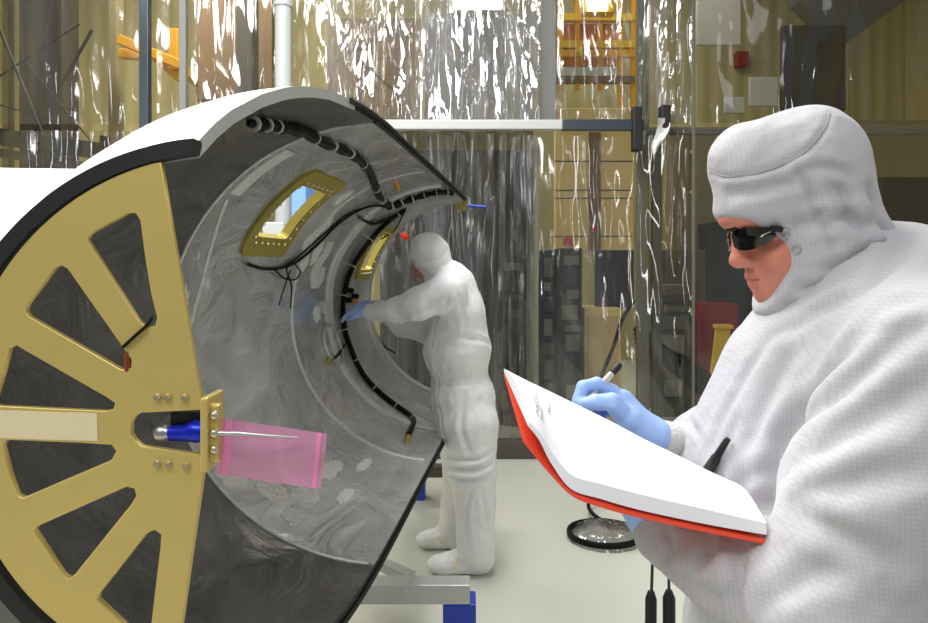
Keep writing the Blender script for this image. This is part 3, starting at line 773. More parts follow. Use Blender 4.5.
def braces():
    for i, (a, b, r, lab) in enumerate((((0, 30), (43, 135), .02, 'steep dark brace cable falling from the left edge across the broad column'),
                            ((92, 30), (25, 150), .02, 'dark brace cable rising rightward across the broad column'),
                            ((0, 76), (80, 24), .012, 'thin brace cable rising gently from the left edge'),
                            ((20, 56), (92, 142), .012, 'thin brace cable falling from the column to the dark beam'),
                            ((0, 105), (60, 122), .010, 'thin low cable sagging across the broad column'),
                            ((345, 50), (400, 95), .012, 'thin cable slanting behind the crumpled sheet'),
                            ((335, 62), (400, 25), .012, 'thin cable rising behind the crumpled sheet'))):
        tag(MB().cyl(P(*a, 8.5+.05*i), P(*b, 8.5+.05*i), r, 8).build('brace_cable', M['dark']), lab, 'cable')
braces()
t = thing('truss_beam', 'dark horizontal beam with fittings at left behind plastic above the white stage', 'beam', P(50, 145, 8.2))
MB().bar(P(-40, 131, 8.2), P(112, 153, 8.2), .25, .18).build('beam', M['dark'], t, bevel=.02)
MB().box(P(100, 150, 8.1), P(110, 138, 8.3)).build('fitting', M['dark'], t, bevel=.02)
MB().box(P(38, 180, 8.1), P(54, 140, 8.3)).build('hanger', M['dark'], t, bevel=.02)
MB().bar(P(-40, 147, 8.4), P(80, 165, 8.4), .2, .10).build('lower_beam', M['darkgrey'], t, bevel=.02)
t = thing('crane_hoist', 'orange yellow hoist frame high at left behind the plastic', 'hoist', P(150, 55, 9))
MB().bar(P(120, 40, 9), P(182, 66, 9), .16, .12).build('beam', M['scaffold'], t, bevel=.01)
MB().bar(P(120, 54, 9.2), P(150, 56, 9.2), .12, .12).build('beam', M['scaffold'], t, bevel=.01)
MB().bar(P(175, 30, 9), P(175, 70, 9), .12, .14).build('upright', M['scaffold'], t, bevel=.01)
MB().bar(P(170, 62, 9), P(170, 62, 9)+Vector((0, 2.0, 0)), .12).build('wall_bracket', M['scaffold'], t)
MB().bar(P(158, 60, 9.1), P(182, 80, 9.1), .16, .10).build('brace', M['scaffold'], t, bevel=.01)
t = thing('orange_scaffold', 'orange access scaffold with grey shelf high behind the plastic', 'scaffold', P(595, 60, 9))
for x in (560, 577, 600, 620, 633): MB().bar(P(x, -40, 9), P(x, 90 if x < 620 else 125, 9), .06).build('upright', M['scaffold'], t)
for y, m in ((18, 'yellow'), (45, 'yellow'), (54, 'scaffold'), (80, 'brown'), (-6, 'yellow')):
    MB().bar(P(556, y, 9), P(634, y, 9), .09).build('rail', M[m], t)
MB().box(P(558, 66, 9.02), P(615, 26, 9.1)).build('deck_panel', mat('amber_panel', (206, 128, 34), .5, vary=.2, vscale=4), t)
MB().box(P(558, 79, 8.96), P(616, 69, 9.06)).build('grey_shelf', M['lightgrey'], t)
MB().ball(P(580, 52, 8.9), .06).build('yellow_knob', M['yellow'], t, True)
lt = thing('hall_lamp', 'bright ceiling lamp glowing above the orange scaffold', 'lamp', P(597, 6, 8.7))
MB().box(P(583, 12, 8.6), P(612, -6, 8.8)).build('housing', M['yellow'], lt, bevel=.01)
MB().box(P(588, 10, 8.57), P(607, 0, 8.6)).build('diffuser', mat('lamp_glow', (255, 250, 225), .5, emit=6), lt)
lt = thing('hall_lamp', 'long white ceiling lamp above the crumpled silvery sheet', 'lamp', P(478, 4, 8.7))
MB().box(P(450, 10, 8.66), P(505, -14, 8.9)).build('housing', M['lightgrey'], lt, bevel=.01)
MB().box(P(453, 9, 8.62), P(502, -10, 8.66)).build('diffuser', mat('tube_glow', (250, 252, 255), .5, emit=1.6), lt)

# beige board with thin seams
t = thing('board_wall', 'beige panelled board behind the clear lower sheet above dark racks', 'board', P(592, 250, 7.8))
MB().box(P(555, 251, 7.8), P(632, 110, 7.9)).build('board', M['beige'], t, bevel=.01)
for y in (161, 190, 198, 236): MB().box(P(555, y+.6, 7.785), P(632, y, 7.81)).build('seam_strip', M['darkgrey'], t)
MB().box(P(589, 251, 7.77), P(600, 133, 7.81)).build('batten', M['brown'], t)
MB().box(P(592, 231, 7.76), P(597, 226, 7.80)).build('red_sticker', M['red'], t)
MB().box(P(564, 245, 7.76), P(572, 238, 7.80)).build('red_sticker', M['red'], t)
simple('dark_backdrop', 'added dark grey backdrop behind the smoky sheet beside the bending worker', 'backdrop', 380, 150, 527, 0, 8.0, .15, mat('dark_backdrop', (62, 60, 58), .6, vary=.3, vscale=3), True)  # backdrop added to make the lower hall look darker
simple('dark_backdrop', 'added low dark backdrop behind plastic between post and caution sign', 'backdrop', 640, 250, 706, 0, 8.2, .15, mat('dark_backdrop_low', (96, 88, 64), .6, vary=.3, vscale=3), True)  # second backdrop, also put in to darken the hall
# dark racks of equipment
def rack(x0, x1, y0, Y, lab, seed, mm='dark'):
    t = thing('equipment_rack', lab, 'equipment rack', (X((x0+x1)/2, Y), Y, 0))
    pbox(x0, y0, x1, 0, Y, .5, True).build('cabinet', M[mm], t, bevel=.01)
    rnd = random.Random(seed); y = y0+8
    while y < 425:
        h = rnd.uniform(6, 20); a = x0+rnd.uniform(1, (x1-x0)*.3); b = x1-rnd.uniform(1, (x1-x0)*.3)
        MB().box(P(a, y+h, Y-.04), P(b, y, Y)).build('module', M[rnd.choice(['rack', 'darkgrey', 'grey', 'dark', 'rack', 'brown'])], t, bevel=.008)
        y += h+rnd.uniform(3, 9)
    return t
rack(497, 528, 255, 6.6, 'dark equipment rack behind smoky plastic beside the worker\'s back', 1)
rack(540, 555, 250, 6.9, 'narrow dark rack right of the pale tent post', 2)
rack(560, 582, 248, 6.7, 'tall dark rack with pale modules below the beige board', 3)
rack(660, 690, 285, 7.0, 'low dark rack behind the plastic between post and smooth sheet', 4, 'rack')
t = thing('equipment_case', 'tall beige cabinet behind plastic near the gloved writing hand', 'cabinet', (X(602, 7), 7, 0))
pbox(584, 308, 621, 0, 7.0, .5, True).build('body', M['beige'], t, bevel=.01)
MB().box(P(588, 440, 6.98), P(618, 316, 7.0)).build('door', mat('door_beige', (196, 172, 124), .6), t, bevel=.006)
simple('dark_screen', 'dark panel standing below the beige board beside the clamp post', 'panel', 596, 250, 634, 308, 7.2, .1, M['dark'])
simple('wall_cabinet', 'black equipment box behind the writing person\'s hood', 'equipment', 882, 177, 990, 262, 7.0, .5, M['dark'])
simple('steel_cabinet', 'tall dark cabinet behind plastic in front of the person\'s nose', 'cabinet', 712, 222, 770, 0, 8.4, .5, M['dark'], True)
simple('wall_panel', 'olive lower wall panel behind the writing person\'s shoulders', 'panel', 845, 120, 1000, 440, 8.8, .1, M['olive'])
simple('wall_panel', 'dark upper panel behind plastic above the person\'s hood', 'panel', 783, 25, 846, 110, 9.0, .1, mat('charcoal_panel', (58, 56, 52), .6))
simple('wall_panel', 'white panel high behind the smooth plastic', 'panel', 697, 0, 741, 45, 9.2, .06, M['lightgrey'])  # plain pale rectangle, like the next two
simple('wall_panel', 'white sheet hung above the person\'s hood beside the red box', 'panel', 750, 77, 778, 106, 9.0, .06, M['lightgrey'])
simple('wall_panel', 'small white panel low above the rail left of the hood', 'panel', 725, 97, 745, 113, 9.0, .06, M['lightgrey'])
simple('alarm_box', 'small dark red box mounted high above the person\'s hood', 'box', 737, 51, 749, 66, 10.95, .15, M['sred'])
# sloping soffit at the upper right
v = [P(845, 44, 9.3), P(990, -60, 9.3), P(990, -160, 9.3), P(800, -160, 9.3), P(800, 0, 9.3)]
s = MB(); s.add(v+[p+Vector((0, .3, 0)) for p in v], [tuple(range(5)), tuple(range(9, 4, -1))]+[(i, (i+1) % 5, 5+(i+1) % 5, 5+i) for i in range(5)])
tag(s.build('roof_panel', mat('roof_grey', (96, 96, 94), .5)), 'grey sloping roof panel above the ribbed wall at upper right', 'panel')
# caution sign with red bin
t = thing('caution_sign', 'yellow folding floor sign behind plastic left of the person\'s chest', 'floor sign', P(722, 400, 6.6))
for sgn in (0, 1):
    yy = 6.6+.25*sgn
    q = [P(708, 400, yy), P(736, 400, yy), P(730, 328, 6.72), P(716, 328, 6.72)]
    q[0].z = q[1].z = .240
    vs = q+[p+Vector((0, .03, 0)) for p in q]
    MB().add(vs, [(0, 1, 2, 3), (7, 6, 5, 4), (0, 4, 5, 1), (1, 5, 6, 2), (2, 6, 7, 3), (3, 7, 4, 0)]).build('leaf', M['yellow'], t, bevel=.006)
MB().box(P(717, 329, 6.68), P(729, 324, 6.8)).build('handle', M['yellow'], t, bevel=.006)
simple('plinth', 'dark plinth carrying the yellow floor sign', 'plinth', 698, 402, 746, 0, 6.5, .5, M['darkgrey'], True)
simple('red_bin', 'tall dark red bin behind plastic rising above the yellow sign', 'bin', 708, 304, 738, 330, 7.6, .4, M['sred'], True)
# bundle of dark hoses on the slant and a hanging cable
t = thing('hose_bundle', 'black slanted bundle of hoses behind plastic before the person\'s chest', 'hose bundle', P(690, 372, 5.9))
for k in range(5):
    o = Vector((0, .02*k, .035*k-.07))
    MB().tube(smooth_line([P(638, 336, 5.9)+o, P(668, 358, 5.9)+o*.7, P(700, 380, 5.9)+o*1.2, P(762, 428, 5.9)+o, P(790, 443, 5.9)+o]), .04, 8).build('hose', M['cable'], t, True)
tag(MB().tube(smooth_line([P(634, 300, 5.7), P(622, 320, 5.7), P(614, 345, 5.7), P(600, 380, 5.7), P(585, 420, 5.7), P(570, 452, 5.7)]), .016, 8).build('hanging_cable', M['cable'], None, True), 'thin black cable curving down behind the pen', 'cable')
# blue and white things seen through the near access window
simple('plastic_crate', 'blue upright bin seen through the fairing access window', 'bin', 291, 185, 306, 260, 4.9, .3, mat('pale_blue', (120, 160, 226), .5), True)
simple('cabinet', 'white cabinet seen through the fairing access window', 'cabinet', 262, 222, 284, 262, 4.8, .3, M['frame'], True)

# ------------------------------------------------------------------ things on the floor
cl = thing('hose_coil', 'clear bag holding coiled black tubing on the floor beneath the binder', 'tubing coil', P(605, 540, 3.75))
def coil(px0, px1, py, ry, r, n=2, nm='coil', tilt=0):
    pts = []
    c = P((px0+px1)/2, py, CH*F/(py-YH)); rx = (X(px1, c.y)-X(px0, c.y))/2
    for i in range(32*n+1):
        a = 2*PI*i/32; pts.append(Vector((c.x+rx*math.cos(a), c.y+ry*math.sin(a), .016+.012*i/32+tilt*(1+math.sin(a)))))
    return MB().tube(pts, r, 8).build(nm, M['cable'], cl, True), c, rx
o, c1, rx = coil(569, 640, 538, .19, .012)
rows = []
for i in range(9):
    r = 1.08*i/8; rows.append([Vector((c1.x+rx*r*math.cos(2*PI*k/36), c1.y+.2*r*math.sin(2*PI*k/36), .062-.05*r**6+.006*math.sin(k*2.3)*r)) for k in range(36)])
MB().grid(rows, True).build('clear_bag', M['plastic_up'], cl, True)
cl2 = thing('hose_coil', 'smaller loop of black tubing lying behind the bagged coil', 'tubing coil', P(625, 518, 4.2)); cl = cl2
coil(589, 655, 517, .22, .012, 1, 'coil', .03)
t = thing('handle_stand', 'thin upright rod with black grip standing beside the person\'s suit', 'stand', (P(652, 600, 1.35).x, 1.35, 0))
MB().cyl(P(652.5, 560, 1.35), P(651.5, 592, 1.35), .003, 8).build('rod', M['dark'], t)
a = P(651, 591, 1.35); MB().tube([a, a-Vector((0, 0, .015)), Vector((a.x-.008, 1.35, .0))], [.006, .011, .011], 10).build('grip', M['black'], t, True)
MB().tube([P(653, 561, 1.35), P(653, 500, 1.35), P(668, 495, 1.35), P(669, 590, 1.35)], .003, 8).build('rod', M['dark'], t)
a = P(669, 590, 1.35); MB().tube([a, a-Vector((0, 0, .015)), Vector((a.x+.004, 1.35, 0))], [.006, .012, .012], 10).build('grip', M['black'], t, True)

# ------------------------------------------------------------------ people
def hand(fingers, palm, h, pad=.03, k=.004):
    """gloved hand: fingers = list of (points, radii), palm = list of (a, b, ra, rb)"""
    allp = np.array([tuple(p) for f in fingers for p in f[0]]+[tuple(p) for q in palm for p in q[:2]])
    s = SDF(allp.min(0)-pad-.02, allp.max(0)+pad+.02, h)
    for a, b, ra, rb in palm: s.cone(a, b, ra, rb, .012)
    for pts, rs in fingers:
        g = SDF(s.lo, s.lo, h); g.n = s.n; g.F = np.full(tuple(s.n), .2, np.float32)
        g.chain([tuple(p) for p in pts], rs, .003)
        A = s.F; d = g.F
        t = np.clip(.5+.5*(A-d)/k, 0, 1); s.F = (A*(1-t)+d*t-k*t*(1-t)).astype(np.float32)
    return s.mesh(1)

# ---- the person writing, at the right
wp = thing('person', 'person in white grid-cloth cleanroom suit and dark glasses writing in a red binder', 'person', (.48, .95, 0))
Yc = .95
s = SDF((.15, .55, -.02), (.86, 1.32, 1.62), .0065)
s.ell((.525, Yc, 1.33), (.15, .20, .18), .05)
s.ell((.61, Yc, 1.43), (.115, .20, .12), .06)
s.ell((.47, Yc, 1.17), (.165, .195, .22), .06)
s.ell((.48, Yc, .97), (.16, .20, .2), .06)
s.cone((.435, Yc, 1.35), (.405, Yc, 1.22), .07, .10, .06)
s.cone((.505, Yc, 1.50), (.545, Yc, 1.40), .072, .12, .05)
s.cone((.585, Yc, 1.485), (.665, Yc, 1.43), .055, .085, .04)
s.cone((.57, Yc, 1.45), (.50, .745, 1.395), .10, .088, .05)
s.cone((.58, Yc, 1.44), (.585, 1.15, 1.37), .10, .085, .05)
s.chain([(.50, .745, 1.395), (.43, .715, 1.27), (.372, .70, 1.155)], [.09, .09, .082], .03)
s.chain([(.372, .70, 1.155), (.325, .775, 1.158), (.250, .862, 1.182)], [.08, .062, .042], .02)
s.chain([(.585, 1.15, 1.37), (.50, 1.14, 1.21), (.39, 1.075, 1.232), (.352, 1.045, 1.246)], [.085, .08, .062, .047], .02)
for y in (.84, 1.06):
    s.chain([(.48, y, .95), (.46, y, .5), (.49, y, .09)], [.14, .11, .09], .04)
s.mesh(2)
fl = lambda L: [q for q in (s.ray(*p) for p in L) if q]
folds = [
 ([(872, 330), (835, 365), (800, 418), (780, 460), (772, 500)], .020, .016),
 ([(775, 335), (748, 372), (724, 418), (712, 455)], .006, .009),
 ([(800, 345), (775, 385), (752, 440)], .010, .014),
 ([(926, 322), (870, 365), (825, 405), (785, 440)], .013, .016),
 ([(926, 385), (870, 420), (820, 450), (782, 475)], .012, .018),
 ([(926, 470), (860, 480), (810, 490), (775, 500)], .013, .018),
 ([(900, 560), (850, 540), (800, 515), (770, 510)], .010, .016),
 ([(926, 300), (880, 310), (845, 345)], .010, .016),
 ([(740, 620), (738, 585), (741, 548)], .016, .012),
 ([(690, 575), (706, 556), (712, 540)], .010, .010),
 ([(735, 600), (700, 590), (680, 575)], .010, .012),
 ([(668, 560), (672, 545), (668, 530)], .006, .008),
 ([(760, 610), (800, 580), (850, 565)], .010, .015),
 ([(700, 440), (694, 428), (688, 420)], .007, .007),
 ([(684, 450), (680, 436), (676, 424)], .006, .006),
 ([(735, 420), (725, 450), (718, 478)], .008, .010),
 ([(770, 470), (745, 480), (735, 490)], .010, .012),
 ([(835, 300), (800, 325), (775, 332)], .010, .014),
 ([(905, 240), (870, 285), (815, 312)], .012, .016),
]
for L, a, w in folds:
    q = fl(L)
    if len(q) > 1: s.fold(q, a*.62, w*.8, .4)
s.wrinkle(.0016, 13, (1, 1, .6), 3.)
s.wrinkle(.0012, 30, (1, 1, .8), 8.)
coverall = s.build('coverall', M['suit'], wp)

# hood
hd = SDF((.28, .80, 1.38), (.68, 1.10, 1.78), .0042)
hd.ell((.433, Yc, 1.622), (.107, .080, .074), .02, ry=-.55)
hd.ell((.467, Yc, 1.632), (.078, .084, .094), .03)
hd.ell((.470, Yc, 1.535), (.076, .083, .10), .03)
hd.ell((.415, Yc, 1.585), (.072, .072, .045), .02)
hd.cone((.435, Yc, 1.475), (.52, Yc, 1.46), .048, .09, .03)
hd.cone((.480, Yc, 1.56), (.54, Yc, 1.46), .070, .085, .03)
hd.ell((.353, Yc, 1.504), (.064, .16, .068), .008, 's')
hd.mesh(2)
hl = lambda L: [q for q in (hd.ray(*p) for p in L) if q]
seam = [(710, 172), (728, 177), (755, 174), (785, 164), (808, 150), (824, 130), (830, 114)]
hd.fold(hl(seam), .0028, .004, .3)
for L, a, w in (([(730, 195), (770, 188), (812, 178)], .004, .008), ([(800, 172), (825, 167), (850, 176)], .004, .007), ([(800, 168), (808, 182), (820, 198)], .003, .005),
                ([(800, 225), (840, 220), (870, 225)], .006, .010), ([(808, 185), (822, 215), (838, 250)], .004, .006), ([(840, 190), (852, 215), (868, 240)], .006, .009),
                ([(870, 190), (880, 225), (905, 250)], .008, .010), ([(830, 275), (860, 262), (890, 250)], .008, .012), ([(800, 290), (835, 290), (870, 275)], .007, .010), ([(790, 305), (810, 315), (840, 312)], .006, .01)):
    q = hl(L)
    if len(q) > 1: hd.fold(q, a, w)
hd.wrinkle(.0014, 22, (1, 1, 1), 5.)
hd.bvh = BVHTree.FromPolygons([tuple(v) for v in hd.V], [tuple(int(i) for i in q) for q in hd.Q])
hood = hd.build('hood', M['suit'], wp)
q = hl(seam)
MB().tube(smooth_line([p+(Vector((0, 0, CH))-p).normalized()*.0005 for p in q]), .0012, 6).build('hood_seam', mat('seam_thread', (150, 148, 150), .8), hood)
for px, py in ((785, 233), (796, 249)):
    c = hl([(px, py)])
    if c:
        nn = hd.bvh.find_nearest(c[0])[1]; nn = nn if nn.y < 0 else -nn; t1 = nn.cross(Vector((0, 0, 1))).normalized(); t2 = nn.cross(t1)
        pts = [c[0]+nn*.0012+(t1*math.cos(a)+t2*math.sin(a))*.0055 for a in np.linspace(0, 2*PI, 17)]
        MB().tube(pts, .0012, 6).build('snap', mat('snap_grey', (170, 165, 165), .4), hood, True)
# head
f = SDF((.32, .85, 1.42), (.56, 1.05, 1.72), .003)
f.ell((.455, Yc, 1.60), (.088, .068, .088), .02)
f.ell((.440, Yc, 1.535), (.056, .060, .076), .02)
f.ell((.400, Yc, 1.572), (.052, .056, .022), .010)
f.cone((.373, Yc, 1.556), (.376, Yc, 1.523), .0095, .0130, .008)
f.ell((.373, Yc, 1.5155), (.0135, .0115, .0105), .006)
for e in (-1, 1):
    f.ell((.387, Yc+e*.013, 1.5135), (.010, .008, .008), .005)
    f.ell((.418, Yc+e*.036, 1.522), (.026, .022, .022), .012)
    f.cone((.420, Yc+e*.008, 1.477), (.445, Yc+e*.036, 1.494), .020, .023, .02)
    f.ell((.374, Yc+e*.031, 1.549), (.013, .014, .011), .008, 's')
f.cone((.394, Yc-.015, 1.4965), (.394, Yc+.015, 1.4965), .0078, .0078, .005)
f.cone((.398, Yc-.013, 1.4855), (.398, Yc+.013, 1.4855), .0080, .0080, .005)
f.ell((.421, Yc, 1.470), (.018, .018, .016), .012)
f.cone((.475, Yc, 1.52), (.51, Yc, 1.44), .045, .048, .02)
head = f.mesh(1).main_piece().build('head', M['skin'], wp)
for e in (-1, 1):
    MB().ball((.392, Yc+e*.031, 1.549), .0115, 14, 10).build('eye', mat('eye_white', (230, 225, 220), .2), head, True)
MB().tube(smooth_line([(.3905, Yc-.021, 1.4905), (.388, Yc-.01, 1.491), (.387, Yc, 1.491), (.388, Yc+.01, 1.491), (.3905, Yc+.021, 1.4905)]), .0012, 6).build('lip_line', mat('lip', (150, 78, 68), .5), head)
# sunglasses: wrap-around lenses and temple arms
gl = thing('sunglasses', 'dark wraparound sunglasses worn by the writing person', 'sunglasses', (.36, Yc, 1.545))
for e in (-1, 1):
    top = []; bot = []
    for i in range(13):
        t = .006+.060*i/12; y = Yc+e*t; x = .3605+6.8*t*t
        up = 1.560-.002*i/12; lo = 1.553-.024*math.sin(min(1, .18+i/12*.82)*PI*.93+.12)**.6
        col = [Vector((x+.003*abs(k-3)/3, y, lo+(up-lo)*k/6)) for k in range(7)]
        top.append(col); bot.append([p+Vector((.0025, 0, 0)) for p in col])
    MB().slab(top, bot).build('lens', M['shade'], gl, True)
    MB().tube([(.388, Yc+e*.066, 1.556), (.396, Yc+e*.065, 1.556), (.402, Yc+e*.062, 1.555)], .0042, 8).build('temple_arm', M['black'], gl, True)
MB().tube(smooth_line([(.363, Yc-.02, 1.560), (.3605, Yc, 1.558), (.363, Yc+.02, 1.560)]), .0035, 8).build('bridge', M['black'], gl, True)
# right hand, writing: cuff and glove
MB().tube(smooth_line([P(646, 437, .975), P(660, 442, .985), P(680, 445, 1.0), P(694, 446, 1.012)]), [.029]*6+[.031]*6+[.034]*6+[.036], 20).build('cuff', M['cuff'], wp, True)
h2 = .0016
Y0 = .972
fing = [
 ([P(613, 392, .985), P(597, 384, .975), P(583, 387, .965), P(577, 401, .96)], [.0105, .0095, .0088, .0075]),
 ([P(630, 424, .972), P(612, 402, .952), P(595, 402, .95), P(581, 404, .955)], [.016, .0125, .0105, .0085]),
 ([P(614, 394, 1.0), P(598, 390, .995), P(584, 398, .985), P(587, 413, .975)], [.0105, .0095, .0088, .0078]),
 ([P(616, 400, 1.015), P(602, 398, 1.01), P(591, 407, 1.0), P(597, 420, .99)], [.0100, .0092, .0085, .0075]),
 ([P(622, 408, 1.028), P(610, 408, 1.022), P(600, 416, 1.01), P(606, 427, 1.0)], [.0092, .0082, .0076, .007]),
]
palm = [(P(646, 436, .978), P(622, 402, .985), .026, .018), (P(646, 437, .985), P(626, 410, 1.008), .026, .016), (P(646, 436, .978), P(630, 420, .965), .024, .018), (P(652, 438, .979), P(645, 435, .978), .028, .026)]
hand(fing, palm, h2).build('glove', M['glove'], wp)
# left hand under the binder
palm = [((.232, .874, 1.194), (.190, .892, 1.245), .024, .017), ((.232, .874, 1.194), (.194, .870, 1.240), .024, .016), ((.247, .862, 1.184), (.232, .874, 1.194), .028, .025)]
fing = [([(.192, .862, 1.242), (.168, .862, 1.262), (.145, .866, 1.278), (.128, .868, 1.288)], [.0105, .0095, .0088, .0075]),
        ([(.188, .880, 1.246), (.160, .882, 1.271), (.134, .886, 1.290), (.114, .888, 1.301)], [.0105, .0095, .0088, .0075]),
        ([(.188, .898, 1.248), (.162, .902, 1.274), (.138, .906, 1.293), (.121, .908, 1.304)], [.010, .0092, .0085, .0072]),
        ([(.192, .912, 1.246), (.172, .920, 1.270), (.155, .926, 1.286), (.143, .929, 1.296)], [.0092, .0082, .0076, .0068]),
        ([(.226, .860, 1.206), (.212, .838, 1.226), (.196, .824, 1.240), (.182, .814, 1.246)], [.015, .0125, .0105, .0085])]
hand(fing, palm, .002).build('glove', M['glove'], wp)
MB().tube([(.262, .848, 1.178), (.243, .866, 1.187)], [.042, .034], 20).build('cuff', M['cuff'], wp, True)
# pen clipped at the chest and pen in hand
pc = thing('clip_pen', 'black pen hanging from the front of the white suit', 'pen', P(714, 456, .80))
q = s.ray(728, 436), s.ray(704, 474)
a = (q[0] or P(728, 436, .85))+Vector((-.004, -.012, 0)); bq = (q[1] or P(704, 474, .85))+Vector((-.004, -.012, 0))
if abs(a.y-bq.y) > .12: bq = P(704, 474, a.y)
MB().tube([a, a.lerp(bq, .45), a.lerp(bq, .5), a.lerp(bq, .93), bq], [.0035, .005, .0065, .0075, .006], 10).build('barrel', M['black'], pc, True)
MB().tube([a+Vector((-.006, -.006, 0)), a.lerp(bq, .55)+Vector((-.008, -.008, 0))], .0022, 8).build('clip', M['black'], pc, True)
pn = thing('pen', 'clear ballpoint pen with black end held in the blue gloved hand', 'pen', P(577, 411, .958))
A, B = P(575.5, 412, .957), P(620.5, 364, .985)
L = lambda t: A.lerp(B, t)
MB().tube([L(.06), L(.12), L(.80)], [.003, .0042, .0042], 12).build('barrel', mat('clear_barrel', (226, 220, 205), .12, trans=.35), pn, True)
MB().tube([L(0), L(.06)], [.0008, .003], 10).build('tip', M['steel'], pn, True)
MB().tube([L(.80), L(.82), L(.96), L(1)], [.0043, .0052, .0052, .003], 12).build('end_cap', M['black'], pn, True)
MB().tube([L(.46), L(.58)], .0046, 12).build('amber_band', mat('amber', (196, 150, 60), .3), pn, True)

# ---- red binder with its pages
bd = thing('binder', 'open red binder full of white pages held by the person writing', 'binder', (.2, .83, 1.27))
near = [(772, 541, .72), (705, 528, .73), (640, 514, .74), (600, 503, .745), (572, 492, .75), (548, 468, .755), (533, 450, .758), (523, 438, .76)]
far = [(728, 486, .885), (690, 466, .90), (645, 444, .915), (615, 428, .92), (585, 413, .925), (548, 395, .93), (525, 384, .935), (504, 373, .94)]
ntop = [(766, 523, .722), (705, 509, .732), (640, 494, .742), (602, 484, .747), (572, 475, .752), (553, 454, .757), (540, 433, .76), (529, 421, .762)]
nbot = [(767, 535, .7215), (705, 524, .7315), (640, 510, .7415), (601, 499, .7465), (571, 489, .7515), (551, 463, .756), (539, 440, .759), (528, 426, .761)]
def curve(pts, n=6): return smooth_line([P(*p) for p in pts], n)
N_, F_ = curve(near), curve(far)
def loft(a, b, n, bulge=0.):
    return [[a[i].lerp(b[i], k/n)+Vector((0, 0, bulge*math.sin(PI*k/n))) for k in range(n+1)] for i in range(len(a))]
dn = Vector((0, 0, -.004))
c1 = loft(N_, F_, 10, .0); 
c1 = [[p+dn*.2 for p in r] for r in c1]
MB().slab(c1, [[p+dn*.9 for p in r] for r in c1]).build('cover', M['binder'], bd, True)
T_, Bn = curve(ntop), curve(nbot)
F2 = [p+Vector((0, .0, .006)) for p in F_]; F1 = [p+Vector((0, 0, .001)) for p in F_]
top = loft(T_, F2, 10, .012); bot = loft(Bn, F1, 10, .0)
bot = [[p if (p.z < q.z-.0008) else Vector((p.x, p.y, q.z-.0008)) for p, q in zip(rb, rt)] for rb, rt in zip(bot, top)]
MB().slab(top, bot).build('pages', M['paper'], bd, True)
sc_ = []
ink = MB()
for (i, k0, k1) in ((33, 2, 4), (34, 3, 6), (35, 2, 5), (30, 4, 6)):
    pts = [top[min(i+(j % 2), 41)][k0+0].lerp(top[i][k1], j/8)+Vector((0, -.0005, .0012)) for j in range(9)]
    ink.tube(pts, .00045, 5)
ink.build('handwriting', mat('ink_grey', (150, 150, 160), .7), bd)

# ---- the bending worker
wk = thing('person', 'bending worker in plain white coverall reaching into the fairing with blue gloves', 'person', (-.0, 3.55, 0))
s = SDF((-.75, 3.0, 0.0), (.40, 4.1, 1.78), .0095)
S = lambda x, y, Y=3.5: tuple(P(x, y, Y))
s.cone(S(440, 268), S(452, 284), .07, .10, .05)
s.ell(S(458, 312), (.135, .20, .17), .06, ry=.25)
s.ell(S(457, 350), (.168, .20, .18), .06, ry=.1)
s.ell(S(462, 398), (.165, .20, .17), .06)
s.ell(S(466, 425), (.145, .18, .14), .06)
s.cone(S(452, 285), S(448, 292, 3.33), .09, .085, .05); s.cone(S(452, 285), S(450, 290, 3.68), .09, .085, .05)
s.chain([S(446, 293, 3.32), S(418, 304, 3.29), S(398, 310, 3.37), S(372, 312, 3.52)], [.09, .072, .058, .040], .03)
s.chain([S(450, 292, 3.68), S(428, 330, 3.72), S(402, 326, 3.72), S(378, 308, 3.70)], [.08, .068, .056, .042], .03)
s.chain([S(468, 425, 3.42), S(472, 470, 3.40), S(475, 500, 3.41), S(476, 552, 3.43)], [.15, .112, .098, .092], .03)
s.chain([S(463, 425, 3.64), S(464, 475, 3.66), S(459, 505, 3.70), S(453, 533, 3.74)], [.14, .105, .09, .08], .03)
s.mesh(2)
fl = lambda L: [q for q in (s.ray(*p) for p in L) if q]
for L, a, w in (([(450, 467), (470, 470), (492, 462)], .022, .018), ([(452, 477), (470, 481), (490, 474)], .020, .016), ([(448, 455), (470, 460), (490, 452)], .016, .016),
                ([(432, 345), (438, 380), (443, 430), (450, 460)], .010, .012), ([(446, 335), (470, 338), (490, 345)], .012, .02), ([(446, 300), (436, 320), (432, 345)], .012, .016),
                ([(440, 300), (415, 312), (395, 315)], .008, .014), ([(410, 300), (404, 322)], .008, .012), ([(392, 302), (390, 324)], .008, .010), ([(455, 290), (465, 320), (462, 350)], .006, .02),
                ([(446, 388), (470, 386), (494, 388)], .006, .014), ([(465, 395), (462, 430), (470, 455)], .010, .02), ([(480, 400), (485, 430), (482, 450)], .010, .02),
                ([(470, 490), (466, 520), (470, 550)], .010, .016), ([(482, 490), (486, 525)], .008, .016)):
    q = fl(L)
    if len(q) > 1: s.fold(q, a, w*.7, .45)
s.wrinkle(.0035, 9, (1, 1, .5), 2.); s.wrinkle(.003, 20, (1, 1, .6), 6.)
s.build('coverall', M['suit_plain'], wk)
hd = SDF((-.42, 3.3, 1.30), (.05, 3.72, 1.76), .0075)
hd.ell(S(429, 250), (.098, .09, .088), .02, ry=-.3)
hd.ell(S(432, 257), (.085, .085, .09), .03)
hd.cone(S(431, 262), S(448, 282), .078, .095, .03)
hd.ell(S(406, 268), (.042, .10, .05), .01, 's')
hd.mesh(2); hl = lambda L: [q for q in (hd.ray(*p) for p in L) if q]
q = hl([(412, 258), (425, 262), (440, 258), (447, 250)])
if len(q) > 1: hd.fold(q, .007, .01)
hd.wrinkle(.004, 14, (1, 1, 1), 3.)
hd.build('hood', M['suit_plain'], wk)
